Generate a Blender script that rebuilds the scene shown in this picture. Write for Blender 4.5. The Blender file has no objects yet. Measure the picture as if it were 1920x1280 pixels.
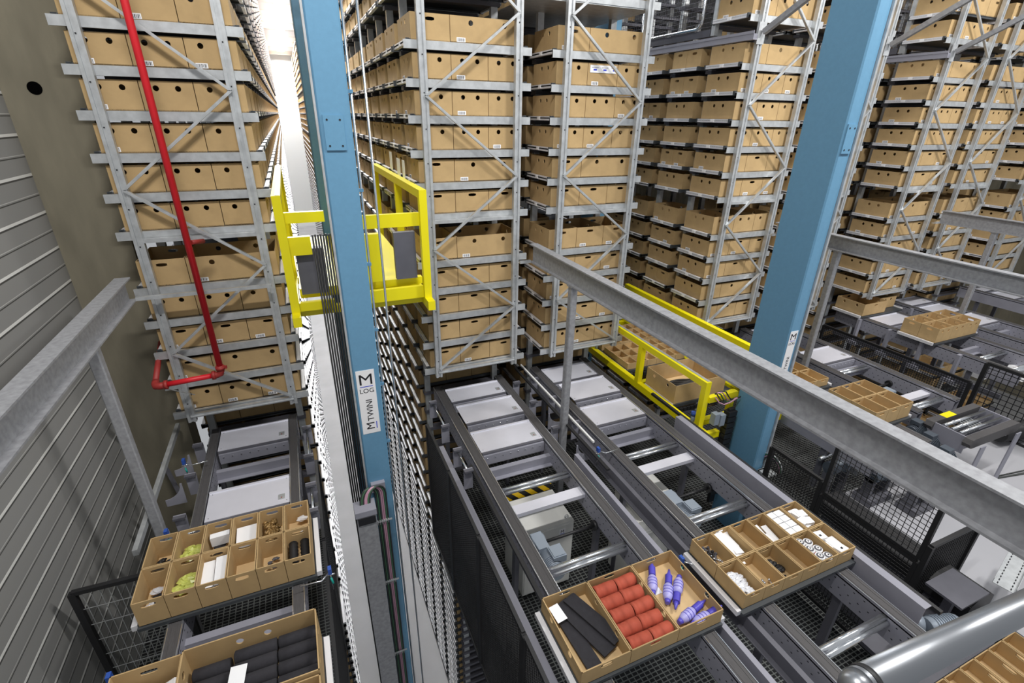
import bpy, math, random
from mathutils import Vector, Matrix
random.seed(7)
S = bpy.context.scene
COL = S.collection
H = 8.6                      # height of the camera above the aisle floor; builders use heights relative to it

# ---------------------------------------------------------------- camera
cam = bpy.data.cameras.new('camera'); cam.sensor_width = 36; cam.lens = 36*923.8/1920
cam.clip_start = .02; cam.clip_end = 200
co = bpy.data.objects.new('camera', cam); COL.objects.link(co)
yaw, pit, rol = .40672, .42854, .01586
f = Vector((math.sin(yaw)*math.cos(pit), math.cos(yaw)*math.cos(pit), -math.sin(pit)))
r0 = Vector((math.cos(yaw), -math.sin(yaw), 0)); u0 = r0.cross(f)
r = r0*math.cos(rol)+u0*math.sin(rol); u = u0*math.cos(rol)-r0*math.sin(rol)
co.matrix_world = Matrix(((r.x, u.x, -f.x, 0), (r.y, u.y, -f.y, -5), (r.z, u.z, -f.z, H), (0, 0, 0, 1)))
S.camera = co

# ---------------------------------------------------------------- light
S.view_settings.view_transform = 'Standard'; S.view_settings.look = 'None'
S.view_settings.exposure = 0.0; S.view_settings.gamma = 1
S.view_settings.use_curve_mapping = False
w = bpy.data.worlds.new('hall'); S.world = w; w.use_nodes = True
w.node_tree.nodes['Background'].inputs[0].default_value = (.93, .96, 1, 1)
w.node_tree.nodes['Background'].inputs[1].default_value = .42
def area(name, loc, aim, sx, sy, e, col=(1, .98, .95)):
    l = bpy.data.lights.new(name, 'AREA'); l.shape = 'RECTANGLE'; l.size = sx; l.size_y = sy; l.energy = e; l.color = col
    o = bpy.data.objects.new(name, l); COL.objects.link(o)
    p = Vector((loc[0], loc[1], loc[2]+H)); a = Vector((aim[0], aim[1], aim[2]+H))
    o.location = p; o.rotation_euler = (a-p).to_track_quat('-Z', 'Y').to_euler()
    return o
for xx, e in ((-.1, 245), (5.3, 300), (9.8, 290)):
    area('hall_lamp', (xx, -4.2, 3.9), (xx, -.8, -.8), 1.5, .2, e)
for yy, e in ((4.5, 260), (10, 420), (16, 520), (23, 620), (31, 700), (37.5, 500)):
    area('aisle_lamp', (.45, yy, 3.55), (.45, yy, 0), .5, 3.5, e, (1, 1, 1))
for xx in (4.4, 8.2):
    area('aisle_lamp', (xx, 3, 3.75), (xx, 3, 0), .5, 4.5, 120, (1, 1, 1))

# ---------------------------------------------------------------- materials
def lin(c): return tuple(((v/255)/12.92 if v/255 <= .04045 else ((v/255+.055)/1.055)**2.4) for v in c)+(1,)
MATS = {}
def mat(name, rgb, rough=.6, metal=0, noise=0, scale=20, bump=0, emit=0, stretch=None, spec=.5):
    m = bpy.data.materials.new(name); m.use_nodes = True; n = m.node_tree.nodes; L = m.node_tree.links
    b = n['Principled BSDF']; c = lin(rgb)
    b.inputs['Base Color'].default_value = c; b.inputs['Roughness'].default_value = rough; b.inputs['Metallic'].default_value = metal
    b.inputs['Specular IOR Level'].default_value = spec
    if emit:
        b.inputs['Emission Color'].default_value = c; b.inputs['Emission Strength'].default_value = emit
    if noise or bump:
        tc = n.new('ShaderNodeTexCoord'); nz = n.new('ShaderNodeTexNoise'); nz.inputs['Scale'].default_value = scale
        nz.inputs['Detail'].default_value = 5
        mp = n.new('ShaderNodeMapping'); L.new(tc.outputs['Object'], mp.inputs['Vector']); L.new(mp.outputs[0], nz.inputs['Vector'])
        if stretch: mp.inputs['Scale'].default_value = stretch
        if noise:
            rp = n.new('ShaderNodeValToRGB'); rp.color_ramp.elements[0].position = .3; rp.color_ramp.elements[1].position = .7
            rp.color_ramp.elements[0].color = tuple(v*(1-noise) for v in c[:3])+(1,)
            rp.color_ramp.elements[1].color = tuple(min(1, v*(1+noise)) for v in c[:3])+(1,)
            L.new(nz.outputs['Fac'], rp.inputs['Fac']); L.new(rp.outputs['Color'], b.inputs['Base Color'])
        if bump:
            bp = n.new('ShaderNodeBump'); bp.inputs['Strength'].default_value = bump; bp.inputs['Distance'].default_value = .01
            L.new(nz.outputs['Fac'], bp.inputs['Height']); L.new(bp.outputs[0], b.inputs['Normal'])
    MATS[name] = m; return m
mat('cardboard', (184, 156, 113), .85, noise=.07, scale=9, spec=.2)
mat('cardboard_pale', (216, 186, 140), .85, noise=.06, scale=9, spec=.2)
mat('galvanized', (196, 199, 201), .42, .55, noise=.14, scale=14)
mat('galvanized_rough', (158, 159, 163), .55, .3, noise=.16, scale=30)
mat('steel_grey', (150, 150, 161), .5, .1, noise=.05, scale=6)
mat('steel_dark', (98, 98, 106), .5, .2, noise=.08, scale=8)
mat('sheet', (226, 226, 236), .38, .25, noise=.04, scale=4)
mat('belt', (78, 76, 77), .6, noise=.15, scale=30, stretch=(8, .6, 1))
mat('rail_steel', (150, 153, 158), .34, .85)
mat('chrome', (225, 228, 232), .18, .9)
mat('black', (34, 34, 36), .5)
mat('black_soft', (44, 43, 48), .9, noise=.15, scale=40)
mat('tray_dark', (74, 78, 82), .45, .3)
mat('tray_lip', (232, 232, 236), .35, .2)
mat('blue', (100, 148, 180), .45, noise=.03, scale=30, bump=.05)
mat('yellow', (240, 226, 10), .4)
mat('red', (205, 28, 40), .42, noise=.06, scale=10)
mat('red_dark', (150, 44, 40), .55, noise=.1, scale=20)
mat('white', (238, 238, 240), .5)
mat('paper', (244, 244, 246), .8)
mat('cabinet', (222, 222, 218), .5)
mat('motor', (150, 160, 172), .45, .2)
mat('motor_dark', (84, 92, 102), .45, .2)
mat('concrete', (130, 124, 107), .95, noise=.22, scale=1.6, bump=.1, stretch=(2.5, 2.5, .7))
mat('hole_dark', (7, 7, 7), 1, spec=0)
mat('floor_grey', (176, 176, 178), .6, noise=.07, scale=1.5)
mat('floor_white', (172, 172, 177), .45, noise=.04, scale=2)
mat('terracotta', (184, 84, 62), .75, noise=.08, scale=30)
mat('violet', (92, 84, 196), .3)
mat('violet_net', (176, 172, 232), .4)
mat('lime', (196, 202, 104), .3, noise=.2, scale=40)
mat('plastic_clear', (226, 228, 234), .2)
mat('brass', (150, 120, 74), .5, .3, noise=.4, scale=60)
mat('teal', (20, 150, 140), .5)
mat('sensor_blue', (50, 86, 170), .4)
mat('ink', (24, 24, 30), .7)
mat('ink_blue', (50, 70, 200), .7)
mat('ceiling_white', (225, 225, 228), .7)
mat('lamp', (255, 255, 255), emit=30)
mat('panel_light', (228, 228, 226), .6)
mat('orange', (220, 80, 50), .5)
mat('cable', (52, 56, 54), .5)
mat('cable_pink', (196, 150, 170), .5)
mat('cable_green', (70, 110, 80), .5)
mat('pink', (236, 160, 200), .7)

def hazard():
    m = mat('hazard', (230, 190, 10), .6); n = m.node_tree.nodes; L = m.node_tree.links
    tc = n.new('ShaderNodeTexCoord'); wv = n.new('ShaderNodeTexWave'); wv.bands_direction = 'DIAGONAL'; wv.inputs['Scale'].default_value = 4.2
    rp = n.new('ShaderNodeValToRGB'); rp.color_ramp.interpolation = 'CONSTANT'
    rp.color_ramp.elements[0].color = (.01, .01, .01, 1); rp.color_ramp.elements[1].position = .5; rp.color_ramp.elements[1].color = lin((232, 190, 20))
    L.new(tc.outputs['Object'], wv.inputs['Vector']); L.new(wv.outputs['Fac'], rp.inputs['Fac']); L.new(rp.outputs[0], n['Principled BSDF'].inputs['Base Color'])
hazard()
def cladding():                 # sandwich panels: long horizontal joints along Y
    m = mat('cladding', (196, 196, 194), .55); n = m.node_tree.nodes; L = m.node_tree.links
    tc = n.new('ShaderNodeTexCoord'); sp = n.new('ShaderNodeSeparateXYZ'); L.new(tc.outputs['Object'], sp.inputs[0])
    md = n.new('ShaderNodeMath'); md.operation = 'FRACT'
    ml = n.new('ShaderNodeMath'); ml.operation = 'MULTIPLY'; ml.inputs[1].default_value = 1/.30
    L.new(sp.outputs['Z'], ml.inputs[0]); L.new(ml.outputs[0], md.inputs[0])
    rp = n.new('ShaderNodeValToRGB'); e = rp.color_ramp.elements; rp.color_ramp.interpolation = 'CONSTANT'
    base = lin((236, 236, 232)); e[0].color = base; e[0].position = 0
    e[1].position = .07; e[1].color = lin((150, 150, 148))
    for p, c in ((.47, (78, 78, 76)), (.50, (150, 150, 148)), (.53, (200, 200, 197)), (.55, (150, 150, 148)), (.955, (78, 78, 76))):
        q = e.new(p); q.color = lin(c)
    L.new(md.outputs[0], rp.inputs['Fac']); L.new(rp.outputs[0], n['Principled BSDF'].inputs['Base Color'])
    bp = n.new('ShaderNodeBump'); bp.inputs['Strength'].default_value = .6; bp.inputs['Distance'].default_value = .02
    L.new(rp.outputs[0], bp.inputs['Height']); L.new(bp.outputs[0], n['Principled BSDF'].inputs['Normal'])
cladding()

# ---------------------------------------------------------------- mesh helpers
class MB:
    def __init__(s): s.v = []; s.f = []; s.m = []; s.s = []
    def add(s, vs, fs, mi=0, sm=False):
        o = len(s.v); s.v += [tuple(p) for p in vs]
        for q in fs: s.f.append([i+o for i in q]); s.m.append(mi); s.s.append(sm)
        return s
    def box(s, x0, x1, y0, y1, z0, z1, mi=0):
        return s.add([(x, y, z) for z in (z0, z1) for y in (y0, y1) for x in (x0, x1)],
                     [(0, 2, 3, 1), (4, 5, 7, 6), (0, 1, 5, 4), (2, 6, 7, 3), (0, 4, 6, 2), (1, 3, 7, 5)], mi)
    def bar(s, p, q, wd, ht, up=(0, 0, 1), mi=0):
        p = Vector(p); q = Vector(q); d = (q-p).normalized(); a = d.cross(Vector(up))
        if a.length < 1e-4: a = d.cross(Vector((0, 1, 0)))
        a.normalize(); b = a.cross(d)
        vs = [e+a*sx*wd/2+b*sz*ht/2 for e in (p, q) for sz in (-1, 1) for sx in (-1, 1)]
        return s.add(vs, [(0, 1, 3, 2), (4, 6, 7, 5), (0, 4, 5, 1), (2, 3, 7, 6), (0, 2, 6, 4), (1, 5, 7, 3)], mi)
    def path(s, pts, rad, n=8, mi=0, cap=True):
        pts = [Vector(p) for p in pts]; rs = rad if isinstance(rad, (list, tuple)) else [rad]*len(pts)
        o = len(s.v); ref = None
        for i, p in enumerate(pts):
            d = (pts[min(i+1, len(pts)-1)]-pts[max(i-1, 0)]).normalized()
            if ref is None:
                ref = d.orthogonal().normalized()
            a = (ref-d*ref.dot(d))
            a = a.normalized() if a.length > 1e-5 else d.orthogonal().normalized()
            ref = a; b = d.cross(a)
            for k in range(n):
                t = 2*math.pi*k/n; s.v.append(tuple(p+(a*math.cos(t)+b*math.sin(t))*rs[i]))
        for i in range(len(pts)-1):
            for k in range(n):
                s.f.append([o+i*n+k, o+i*n+(k+1) % n, o+(i+1)*n+(k+1) % n, o+(i+1)*n+k]); s.m.append(mi); s.s.append(True)
        if cap:
            s.f.append([o+k for k in range(n)][::-1]); s.m.append(mi); s.s.append(False)
            s.f.append([o+(len(pts)-1)*n+k for k in range(n)]); s.m.append(mi); s.s.append(False)
        return s
    def tube(s, p, q, rad, n=10, mi=0): return s.path([p, q], rad, n, mi)
    def prism(s, poly, ax, a, b, mi=0):       # poly in the two other axes (order x,y,z minus ax), extruded from a to b
        n = len(poly)
        def P(p, t): l = list(p); l.insert(ax, t); return l
        return s.add([P(p, a) for p in poly]+[P(p, b) for p in poly],
                     [tuple(range(n))[::-1], tuple(range(n, 2*n))]+[(i, (i+1) % n, n+(i+1) % n, n+i) for i in range(n)], mi)
    def quad(s, a, b, c, d, mi=0): return s.add([a, b, c, d], [(0, 1, 2, 3)], mi)
    def mesh(s, name, mats, org=(0, 0, 0)):
        me = bpy.data.meshes.new(name)
        me.from_pydata([(a-org[0], b-org[1], c-org[2]) for a, b, c in s.v], [], s.f)
        for k in mats: me.materials.append(MATS[k])
        me.polygons.foreach_set('material_index', s.m); me.polygons.foreach_set('use_smooth', s.s)
        me.update(); return me
ORG = {}
def tag(o, label=None, cat=None, group=None, kind=None):
    if label: o['label'] = label
    if cat: o['category'] = cat
    if group: o['group'] = group
    if kind: o['kind'] = kind
    return o
def thing(name, loc, label, cat, group=None, rz=0):
    o = bpy.data.objects.new(name, None); COL.objects.link(o); o.empty_display_size = .1
    o.location = (loc[0], loc[1], loc[2]+H); o.rotation_euler = (0, 0, rz); ORG[o.name] = tuple(loc)
    return tag(o, label, cat, group)
def mats_(m): return [m] if isinstance(m, str) else list(m)
def part(name, mb, m, root, label=None, kind=None, local=False):
    og = (0, 0, 0) if local else ORG[root.name]
    o = bpy.data.objects.new(name, mb.mesh(name, mats_(m), og) if isinstance(mb, MB) else mb)
    COL.objects.link(o); o.parent = root; ORG[o.name] = og
    return tag(o, label, None, None, kind)
def solo(name, mb, m, label, cat, loc=None, group=None, kind=None):
    if loc is None:
        xs = [v[0] for v in mb.v]; ys = [v[1] for v in mb.v]; zs = [v[2] for v in mb.v]
        loc = ((min(xs)+max(xs))/2, (min(ys)+max(ys))/2, min(zs))
    o = bpy.data.objects.new(name, mb.mesh(name, mats_(m), loc)); COL.objects.link(o)
    o.location = (loc[0], loc[1], loc[2]+H); ORG[o.name] = tuple(loc)
    return tag(o, label, cat, group, kind)
def struct(name, mb, m): return solo(name, mb, m, None, None, kind='structure')
def text_mesh(txt, size, font_scale=(1, 1)):
    c = bpy.data.curves.new('lettering', 'FONT'); c.body = txt; c.size = size; c.extrude = .0006; c.align_x = 'CENTER'; c.align_y = 'CENTER'
    c.resolution_u = 3
    o = bpy.data.objects.new('lettering', c); COL.objects.link(o)
    dg = bpy.context.evaluated_depsgraph_get(); me = bpy.data.meshes.new_from_object(o.evaluated_get(dg))
    vs = [v.co.copy() for v in me.vertices]; fs = [list(p.vertices) for p in me.polygons]
    bpy.data.objects.remove(o); bpy.data.curves.remove(c); bpy.data.meshes.remove(me)
    return vs, fs
def lettering(mb, txt, size, ctr, ux, uy, mi=0, sx=1):
    vs, fs = text_mesh(txt, size); ux = Vector(ux); uy = Vector(uy); n = ux.cross(uy)
    mb.add([Vector(ctr)+ux*v.x*sx+uy*v.y+n*v.z for v in vs], fs, mi)
ORD = ['top', 'second', 'third', 'fourth', 'fifth', 'sixth', 'seventh', 'eighth', 'ninth', 'tenth', 'eleventh', 'twelfth', 'thirteenth', 'fourteenth']

# ---------------------------------------------------------------- setting
struct('wall_left', MB().box(-2.15, -1.97, -5.2, .45, -H, 4), 'cladding')
struct('wall_concrete', MB().box(-2.2, -1.44, .45, .75, -H, 4), 'concrete')
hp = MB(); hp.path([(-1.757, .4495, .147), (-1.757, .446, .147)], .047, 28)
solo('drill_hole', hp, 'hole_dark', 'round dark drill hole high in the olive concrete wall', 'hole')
struct('floor', MB().box(-2.2, 30, -5.2, 40, -H-.2, -H), 'floor_grey')
struct('wall_end', MB().box(-2.2, 30, 40, 40.2, -H, 4), 'panel_light')
struct('wall_right', MB().box(22, 22.2, -5.2, 40, -H, 4), 'concrete')
cl = MB().box(-2.2, 30, 1.5, 40, 3.9, 4.05)
struct('ceiling', cl, 'ceiling_white')
for k in range(14):
    y = 5+k*2.5
    o = struct('trim_%d' % (k+1), MB().box(-2.2, 16, y, y+.14, 3.66, 3.9), 'ceiling_white')
for k in range(12):
    y = 6.2+k*2.5
    t = thing('ceiling_light', (.5, y, 3.6), '%s bright lamp along the ceiling over the left aisle' % (ORD[k] if k else 'nearest'), 'lamp', 'aisle ceiling lamps')
    part('housing', MB().box(.3, .7, y-.55, y+.55, 3.64, 3.7), 'white', t)
    part('diffuser', MB().box(.30, .70, y-.6, y+.6, 3.56, 3.64), 'lamp', t)

# ---------------------------------------------------------------- boxes and trays
def wall_panel(mb, o, ud, nd, wd, ht, th, holes, n=14, mi=0):
    """board with holes: outer skin at o, inner skin inwards along nd; holes = (cx, cz, rx, rz)"""
    o = Vector(o); ud = Vector(ud); nd = Vector(nd); up = Vector((0, 0, 1))
    P = lambda a, b, c: o+ud*a+up*b+nd*c
    holes = sorted(holes)
    cuts = [0]+[(holes[i][0]+holes[i+1][0])/2 for i in range(len(holes)-1)]+[wd]
    if not holes:
        for c in (0, th): mb.quad(P(0, 0, c), P(wd, 0, c), P(wd, ht, c), P(0, ht, c), mi)
    for i, (cx, cz, rx, rz) in enumerate(holes):
        x0, x1 = cuts[i], cuts[i+1]
        an = [2*math.pi*(k+.5)/n for k in range(n)]+[math.atan2(zz-cz, xx-cx) % (2*math.pi) for xx in (x0, x1) for zz in (0, ht)]
        an.sort(); N = len(an); hp = []; bp = []
        for a in an:
            c, s_ = math.cos(a), math.sin(a); e = 2 if abs(rx-rz) < .004 else 5
            d = (abs(c/rx)**e+abs(s_/rz)**e)**(-1/e); hp.append((cx+c*d, cz+s_*d))
            t = min((x1-cx)/c if c > 1e-9 else ((x0-cx)/c if c < -1e-9 else 9), (ht-cz)/s_ if s_ > 1e-9 else (-cz/s_ if s_ < -1e-9 else 9))
            bp.append((cx+c*t, cz+s_*t))
        for c in (0, th):
            mb.add([P(a, b, c) for a, b in hp+bp], [(k, (k+1) % N, N+(k+1) % N, N+k) for k in range(N)], mi)
        mb.add([P(a, b, 0) for a, b in hp]+[P(a, b, th) for a, b in hp], [(k, (k+1) % N, N+(k+1) % N, N+k) for k in range(N)], mi)
    mb.quad(P(0, ht, 0), P(wd, ht, 0), P(wd, ht, th), P(0, ht, th), mi)
def holes_for(k, wd, ht):
    z = ht*.76
    if k == 'r2': return [(wd/2-.075, z, .021, .021), (wd/2+.075, z, .021, .021)]
    if k == 'r2w': return [(wd*.27, z, .023, .023), (wd*.73, z, .023, .023)]
    if k == 'r1': return [(wd*.5, z, .021, .021)]
    if k == 's': return [(wd/2, ht*.8, .042, .0145)]
    return []
BOXC = {}
def box_mesh(wx, wy, ht, fx, fy, n=14):
    """open cardboard box centred on its base; fx/fy = hole kinds on the walls facing -Y/+Y and -X/+X"""
    key = (round(wx, 3), round(wy, 3), round(ht, 3), fx, fy, n)
    if key in BOXC: return BOXC[key]
    mb = MB(); t = .007; a, b = wx/2, wy/2
    wall_panel(mb, (-a, -b, 0), (1, 0, 0), (0, 1, 0), wx, ht, t, holes_for(fx, wx, ht), n)
    wall_panel(mb, (-a, b, 0), (1, 0, 0), (0, -1, 0), wx, ht, t, holes_for(fx, wx, ht), n)
    wall_panel(mb, (-a, -b, 0), (0, 1, 0), (1, 0, 0), wy, ht, t, holes_for(fy, wy, ht), n)
    wall_panel(mb, (a, -b, 0), (0, 1, 0), (-1, 0, 0), wy, ht, t, holes_for(fy, wy, ht), n)
    mb.quad((-a, -b, .004), (a, -b, .004), (a, b, .004), (-a, b, .004), 1)
    me = mb.mesh('cardboard_box', ['cardboard', 'cardboard_pale']); BOXC[key] = (me, mb); return BOXC[key]
LBL = MB()
LBL.box(-.042, .042, -.0012, 0, 0, .036, 0)
for k, (a, b) in enumerate(((-.034, .004), (-.026, .002), (-.02, .005), (-.01, .003), (-.003, .006), (.008, .003), (.014, .002), (.02, .006), (.03, .003))):
    LBL.box(a, a+b, -.0016, -.0011, .004, .030, 1)
LBLM = LBL.mesh('barcode_label', ['paper', 'ink'])
def barcode(root, x, y, z, rz=0):
    o = bpy.data.objects.new('barcode_label', LBLM); COL.objects.link(o); o.parent = root; o.location = (x, y, z); o.rotation_euler = (0, 0, rz)
    o['label'] = 'white barcode sticker'; return o
def put_box(x, y, z, wx, wy, ht, fx, fy, label, group, name='cardboard_box', cat='box'):
    o = bpy.data.objects.new(name, box_mesh(wx, wy, ht, fx, fy)[0]); COL.objects.link(o)
    o.location = (x, y, z+H); ORG[o.name] = (x, y, z)
    return tag(o, label, cat, group)
def tray_mb(wx, wy):
    mb = MB(); a, b = wx/2, wy/2
    mb.box(-a, a, -b, b, -.012, 0, 0)
    for sx in (-1, 1):                                   # light handling lips towards the aisles
        x0, x1 = sorted((sx*a, sx*(a-.034))); mb.box(x0, x1, -b+.022, b-.022, -.03, .012, 1)
        x0, x1 = sorted((sx*(a+.004), sx*(a-.03))); mb.box(x0, x1, -b, -b+.022, -.034, .016, 0); mb.box(x0, x1, b-.022, b, -.034, .016, 0)
        x0, x1 = sorted((sx*(a+.004), sx*(a-.002))); mb.box(x0, x1, -.03, .03, -.026, .008, 2)
    for sy in (-1, 1):
        y0, y1 = sorted((sy*b, sy*(b-.01))); mb.box(-a, a, y0, y1, -.03, .012, 0)
    return mb
TRAYMB = tray_mb(1.19, .585); TRAYM = TRAYMB.mesh('storage_tray', ['tray_dark', 'tray_lip', 'paper'])
def put_tray(x, y, z, label, group):
    o = bpy.data.objects.new('storage_tray', TRAYM); COL.objects.link(o); o.location = (x, y, z+H); ORG[o.name] = (x, y, z)
    return tag(o, label, 'tray', group)

# ---------------------------------------------------------------- racks
LV_TOP = [1.10, .61, .302, -.006, -.314, -.622, -.93]
LV_MID = [-1.425, -1.735, -2.045, -2.37, -2.70]
LV_UP = [1.10+.309*k for k in range(1, 8)]
LV_LOW = [-3.03]+[-3.317-.287*k for k in range(8)]
LV_MINI = [-5.56-.14*k for k in range(21)]
def kmin(lv): return 0 if lv > -2.9 else (1 if lv > -5.0 else (0 if lv > -5.5 else -1))
BOXES = []; TRAYS = []     # candidates; the largest in view become objects, the rest one mesh
def rack(key, xl, xr, phrase, label, pats, side, nodes, bays, tops=True, deep=None):
    xc = (xl+xr)/2; pw = .072; PITCH = .70
    t = thing('storage_rack', (xc, 0, -2.8), label, 'rack', 'storage racks')
    zt = 3.5
    def post(y, x, z0, z1):
        mb = MB(); d = .05
        mb.box(x, x+.024, y-.004, y+d, z0, z1); mb.box(x+pw-.024, x+pw, y-.004, y+d, z0, z1); mb.box(x+.024, x+pw-.024, y+.008, y+d, z0, z1)
        for k in range(int((z1-z0)/.309)): mb.box(x+.03, x+.04, y+.004, y+.009, z0+.2+.309*k, z0+.21+.309*k, 1)
        return mb
    for x in (xl, xr-pw): part('upright_post', post(0, x, -2.8, zt), ['galvanized', 'ink'], t)
    for lv in LV_TOP+LV_MID:
        if lv > .9 and not tops: continue
        mb = MB(); mb.box(xl-.12, xr+.12, .052, .056, lv-.07, lv); mb.box(xl-.12, xr+.12, .056, .078, lv-.004, lv); mb.box(xl-.12, xr+.12, .056, .078, lv-.07, lv-.066)
        part('end_beam', mb, 'galvanized', t)
    part('base_beam', MB().box(xl+.03, xr-.03, -.002, .04, -2.755, -2.715).box(xl+.03, xr-.03, -.012, -.002, -2.745, -2.735), 'galvanized', t)
    part('tie_beam', MB().box(xl+pw, xr-pw, .002, .04, -1.02, -.985), 'galvanized', t)
    for (s0, z0), (s1, z1) in zip(nodes, nodes[1:]):
        X = lambda s_: xl+.045 if s_ == 'l' else xr-.045
        part('diagonal_brace', MB().bar((X(s0), -.012, z0), (X(s1), -.012, z1), .022, .03, (0, 1, 0)).bar((X(s0), -.022, z0), (X(s1), -.022, z1), .008, .012, (0, 1, 0)), 'galvanized', t)
    # posts along the aisle side and the far side, behind the front frame
    back = MB(); nb = deep or bays
    for k in range(1, nb+1):
        for x in (xl, xr-pw):
            if k <= 5 and True: part('upright_post', MB().box(x, x+pw, .7*k-.03, .7*k+.03, -H, zt), 'galvanized', t)
            else: back.box(x, x+pw, .7*k-.03, .7*k+.03, -H, zt)
    for k in (0, -1):
        for x in (xl, xr-pw): part('lower_post', MB().box(x, x+pw, .7*k-.03, .7*k+.03, -H, -5.0 if k == 0 else -5.5), 'galvanized', t)
    if back.f: part('upright_posts', back, 'galvanized', t, kind='stuff')
    rails = MB()
    for lv in LV_TOP+LV_MID+LV_UP+LV_LOW+LV_MINI:
        for k in range(kmin(lv) or 1, nb+1):
            rails.box(xl-.02, xr+.02, .7*k-.055, .7*k+.055, lv-.075, lv-.036)
    part('support_rails', rails, 'steel_dark', t, kind='stuff')
    # filling
    for li, lv in enumerate(LV_UP[::-1]+LV_TOP+LV_MID+LV_LOW+LV_MINI):
        if lv > .9 and not tops: continue
        vis = li-len(LV_UP)
        for k in range(kmin(lv), nb):
            if key in 'TU' and lv > 1.0 and lv < 2 and 1 <= k <= 3: continue
            y = .7*k+.38; rnd = random.Random(hash((key, li, k)) % 99991)
            rnd = random.Random(li*131+k*17+len(label)*7)
            pat = pats[vis % len(pats)] if (k == 0 and 0 <= vis < 12) else rnd.choice(['R3', 'R3', '12', 'S3', 'S3'])
            nm = ('%s shelf' % ORD[vis] if 0 <= vis < 12 else ('upper tier %d' % (len(LV_UP)-li) if vis < 0 else 'lower tier %d' % (vis-11)))
            TRAYS.append((xc, y, lv, key, phrase, nm, k))
            ht = .215 if lv > -5.5 else .085; zz = lv+.002
            wx = 1.11; x0 = xc-wx/2
            slots = {'R3': [(0, .37, 'r2'), (.37, .74, 'r2'), (.74, 1.11, 'r2')], 'S3': [(0, .37, 's'), (.37, .74, 's'), (.74, 1.11, 's')],
                     '12': [(0, .37, 's'), (.37, 1.11, 'r2w')], '21': [(0, .74, 'r2w'), (.74, 1.11, 'r2')]}[pat]
            if lv < -1.3 and lv > -1.5: ht = .235
            for si, (a, b, hk) in enumerate(slots):
                if k > kmin(lv):
                    if side == 'r' and si < len(slots)-1: continue
                    if side == 'l' and si > 0: continue
                two = k > kmin(lv) and rnd.random() < .45
                pos = ['left', 'middle', 'right'] if len(slots) == 3 else ['left', 'right']
                for q in range(2 if two else 1):
                    dy = .555/(2 if two else 1); yc = y-.2775+dy*(q+.5)-(.018 if k == 0 else 0)
                    sd = 's' if two else 'r2'
                    BOXES.append((x0+(a+b)/2, yc, zz, b-a-.006, dy-.006, ht, hk, sd, key, phrase, nm, k, pos[si], len(slots), (q if two else None), rnd.random()))
nodA = [('r', .88), ('l', .16), ('r', -.57), ('l', -1.285), ('r', -2.02), ('l', -2.69)]
nodB = [('l', .90), ('r', .16), ('l', -.585), ('r', -1.28), ('l', -2.03), ('r', -2.69)]
up = [('l', 1.6)]
rack('L', -1.31, -.31, 'left rack', 'grey steel storage rack left, with red sprinkler pipe running down its front', ['R3', 'R3', 'R3', 'R3', 'R3', 'R3', 'R3', '12', 'R3', 'S3', '12', 'R3'], 'r', [('r', 1.6), ('l', .88)]+[('r', .155)]+[('l', -.585), ('r', -1.285), ('l', -2.045), ('r', -2.69)], 54)
rack('C', 1.20, 2.22, 'centre rack', 'grey steel storage rack just right of the near blue mast', ['R3', '12', 'R3', 'R3', 'R3', '12', 'S3', '12', 'S3', 'S3', 'S3', 'S3'], 'l', [('l', 1.6)]+nodA, 54)
rack('S', 2.69, 3.69, 'second rack', 'grey steel storage rack behind the upper end of the long galvanized beam', ['R3', '12', 'R3', 'R3', 'R3', '12', 'S3', 'S3', 'S3', 'S3', 'S3', 'R3'], 'l', [('r', 1.6)]+nodB, 4)
rack('T', 5.19, 6.13, 'third rack', 'grey steel storage rack just left of the far blue mast', ['R3', '12', 'R3', 'R3', 'R3', 'S3', 'S3', 'R3', 'S3', 'S3', '12', 'S3'], 'l', [('l', 1.6)]+nodA, 5)
rack('P', 6.62, 7.52, 'fourth rack', 'grey steel storage rack mostly hidden behind the far blue mast', ['R3', '12', 'R3', 'R3', 'R3', 'S3', 'S3', 'R3', 'S3', 'S3', '12', 'S3'], 'l', [('r', 1.6)]+nodB, 3)
rack('U', 8.87, 9.82, 'fifth rack', 'grey steel storage rack just right of the far blue mast', ['12', '12', 'R3', 'R3', 'R3', 'S3', 'S3', '12', 'S3', 'S3', '12', 'R3'], 'l', [('l', 1.6)]+nodA, 5)
rack('V', 10.27, 11.2, 'sixth rack', 'grey steel storage rack second from the right, behind a galvanized beam tip', ['12', '12', 'R3', 'R3', 'R3', 'S3', '12', 'S3', 'S3', 'S3', 'S3', 'R3'], 'l', [('r', 1.6)]+nodB, 4)
rack('W', 12.35, 13.3, 'seventh rack', 'grey steel storage rack at the far right edge', ['12', 'S3', 'R3', 'S3', 'R3', '12', 'S3', '12', 'S3', 'S3', 'S3', 'R3'], 'l', [('l', 1.6)]+nodA, 5)

def seen(x, y, z, m=.0):
    d = Vector((x, y+5, z)); zf = d.dot(f)
    if zf < .1: return None
    px = 960+923.8*d.dot(r)/zf; py = 640-923.8*d.dot(u)/zf
    return (-60 < px < 1980 and -60 < py < 1340) and zf or None
def bay(k): return 'front end' if k <= 0 else '%s bay back' % ORD[k] if k < 14 else 'far bay'
def pick(lst, weight):
    a = []
    for q in lst:
        s_ = seen(q[0], q[1], q[2]+.1)
        if s_: a.append((weight(q, s_), q))
    a.sort(key=lambda e: e[0]); return [q for _, q in a]
def bw(q, s_):
    k = q[11]; key = q[8]; z = q[2]
    wgt = s_*(1 if k == 0 else 1.25)
    if k > 0 and key in 'SPV': wgt *= 2.2
    if k > 0 and key in 'LC': wgt *= 1.35
    if z < -2.9: wgt *= 3
    if key == 'P': wgt *= 1.6
    return wgt
cand = pick(BOXES, bw); ind = cand[:300]; rest = cand[300:]
USED = set()
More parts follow.
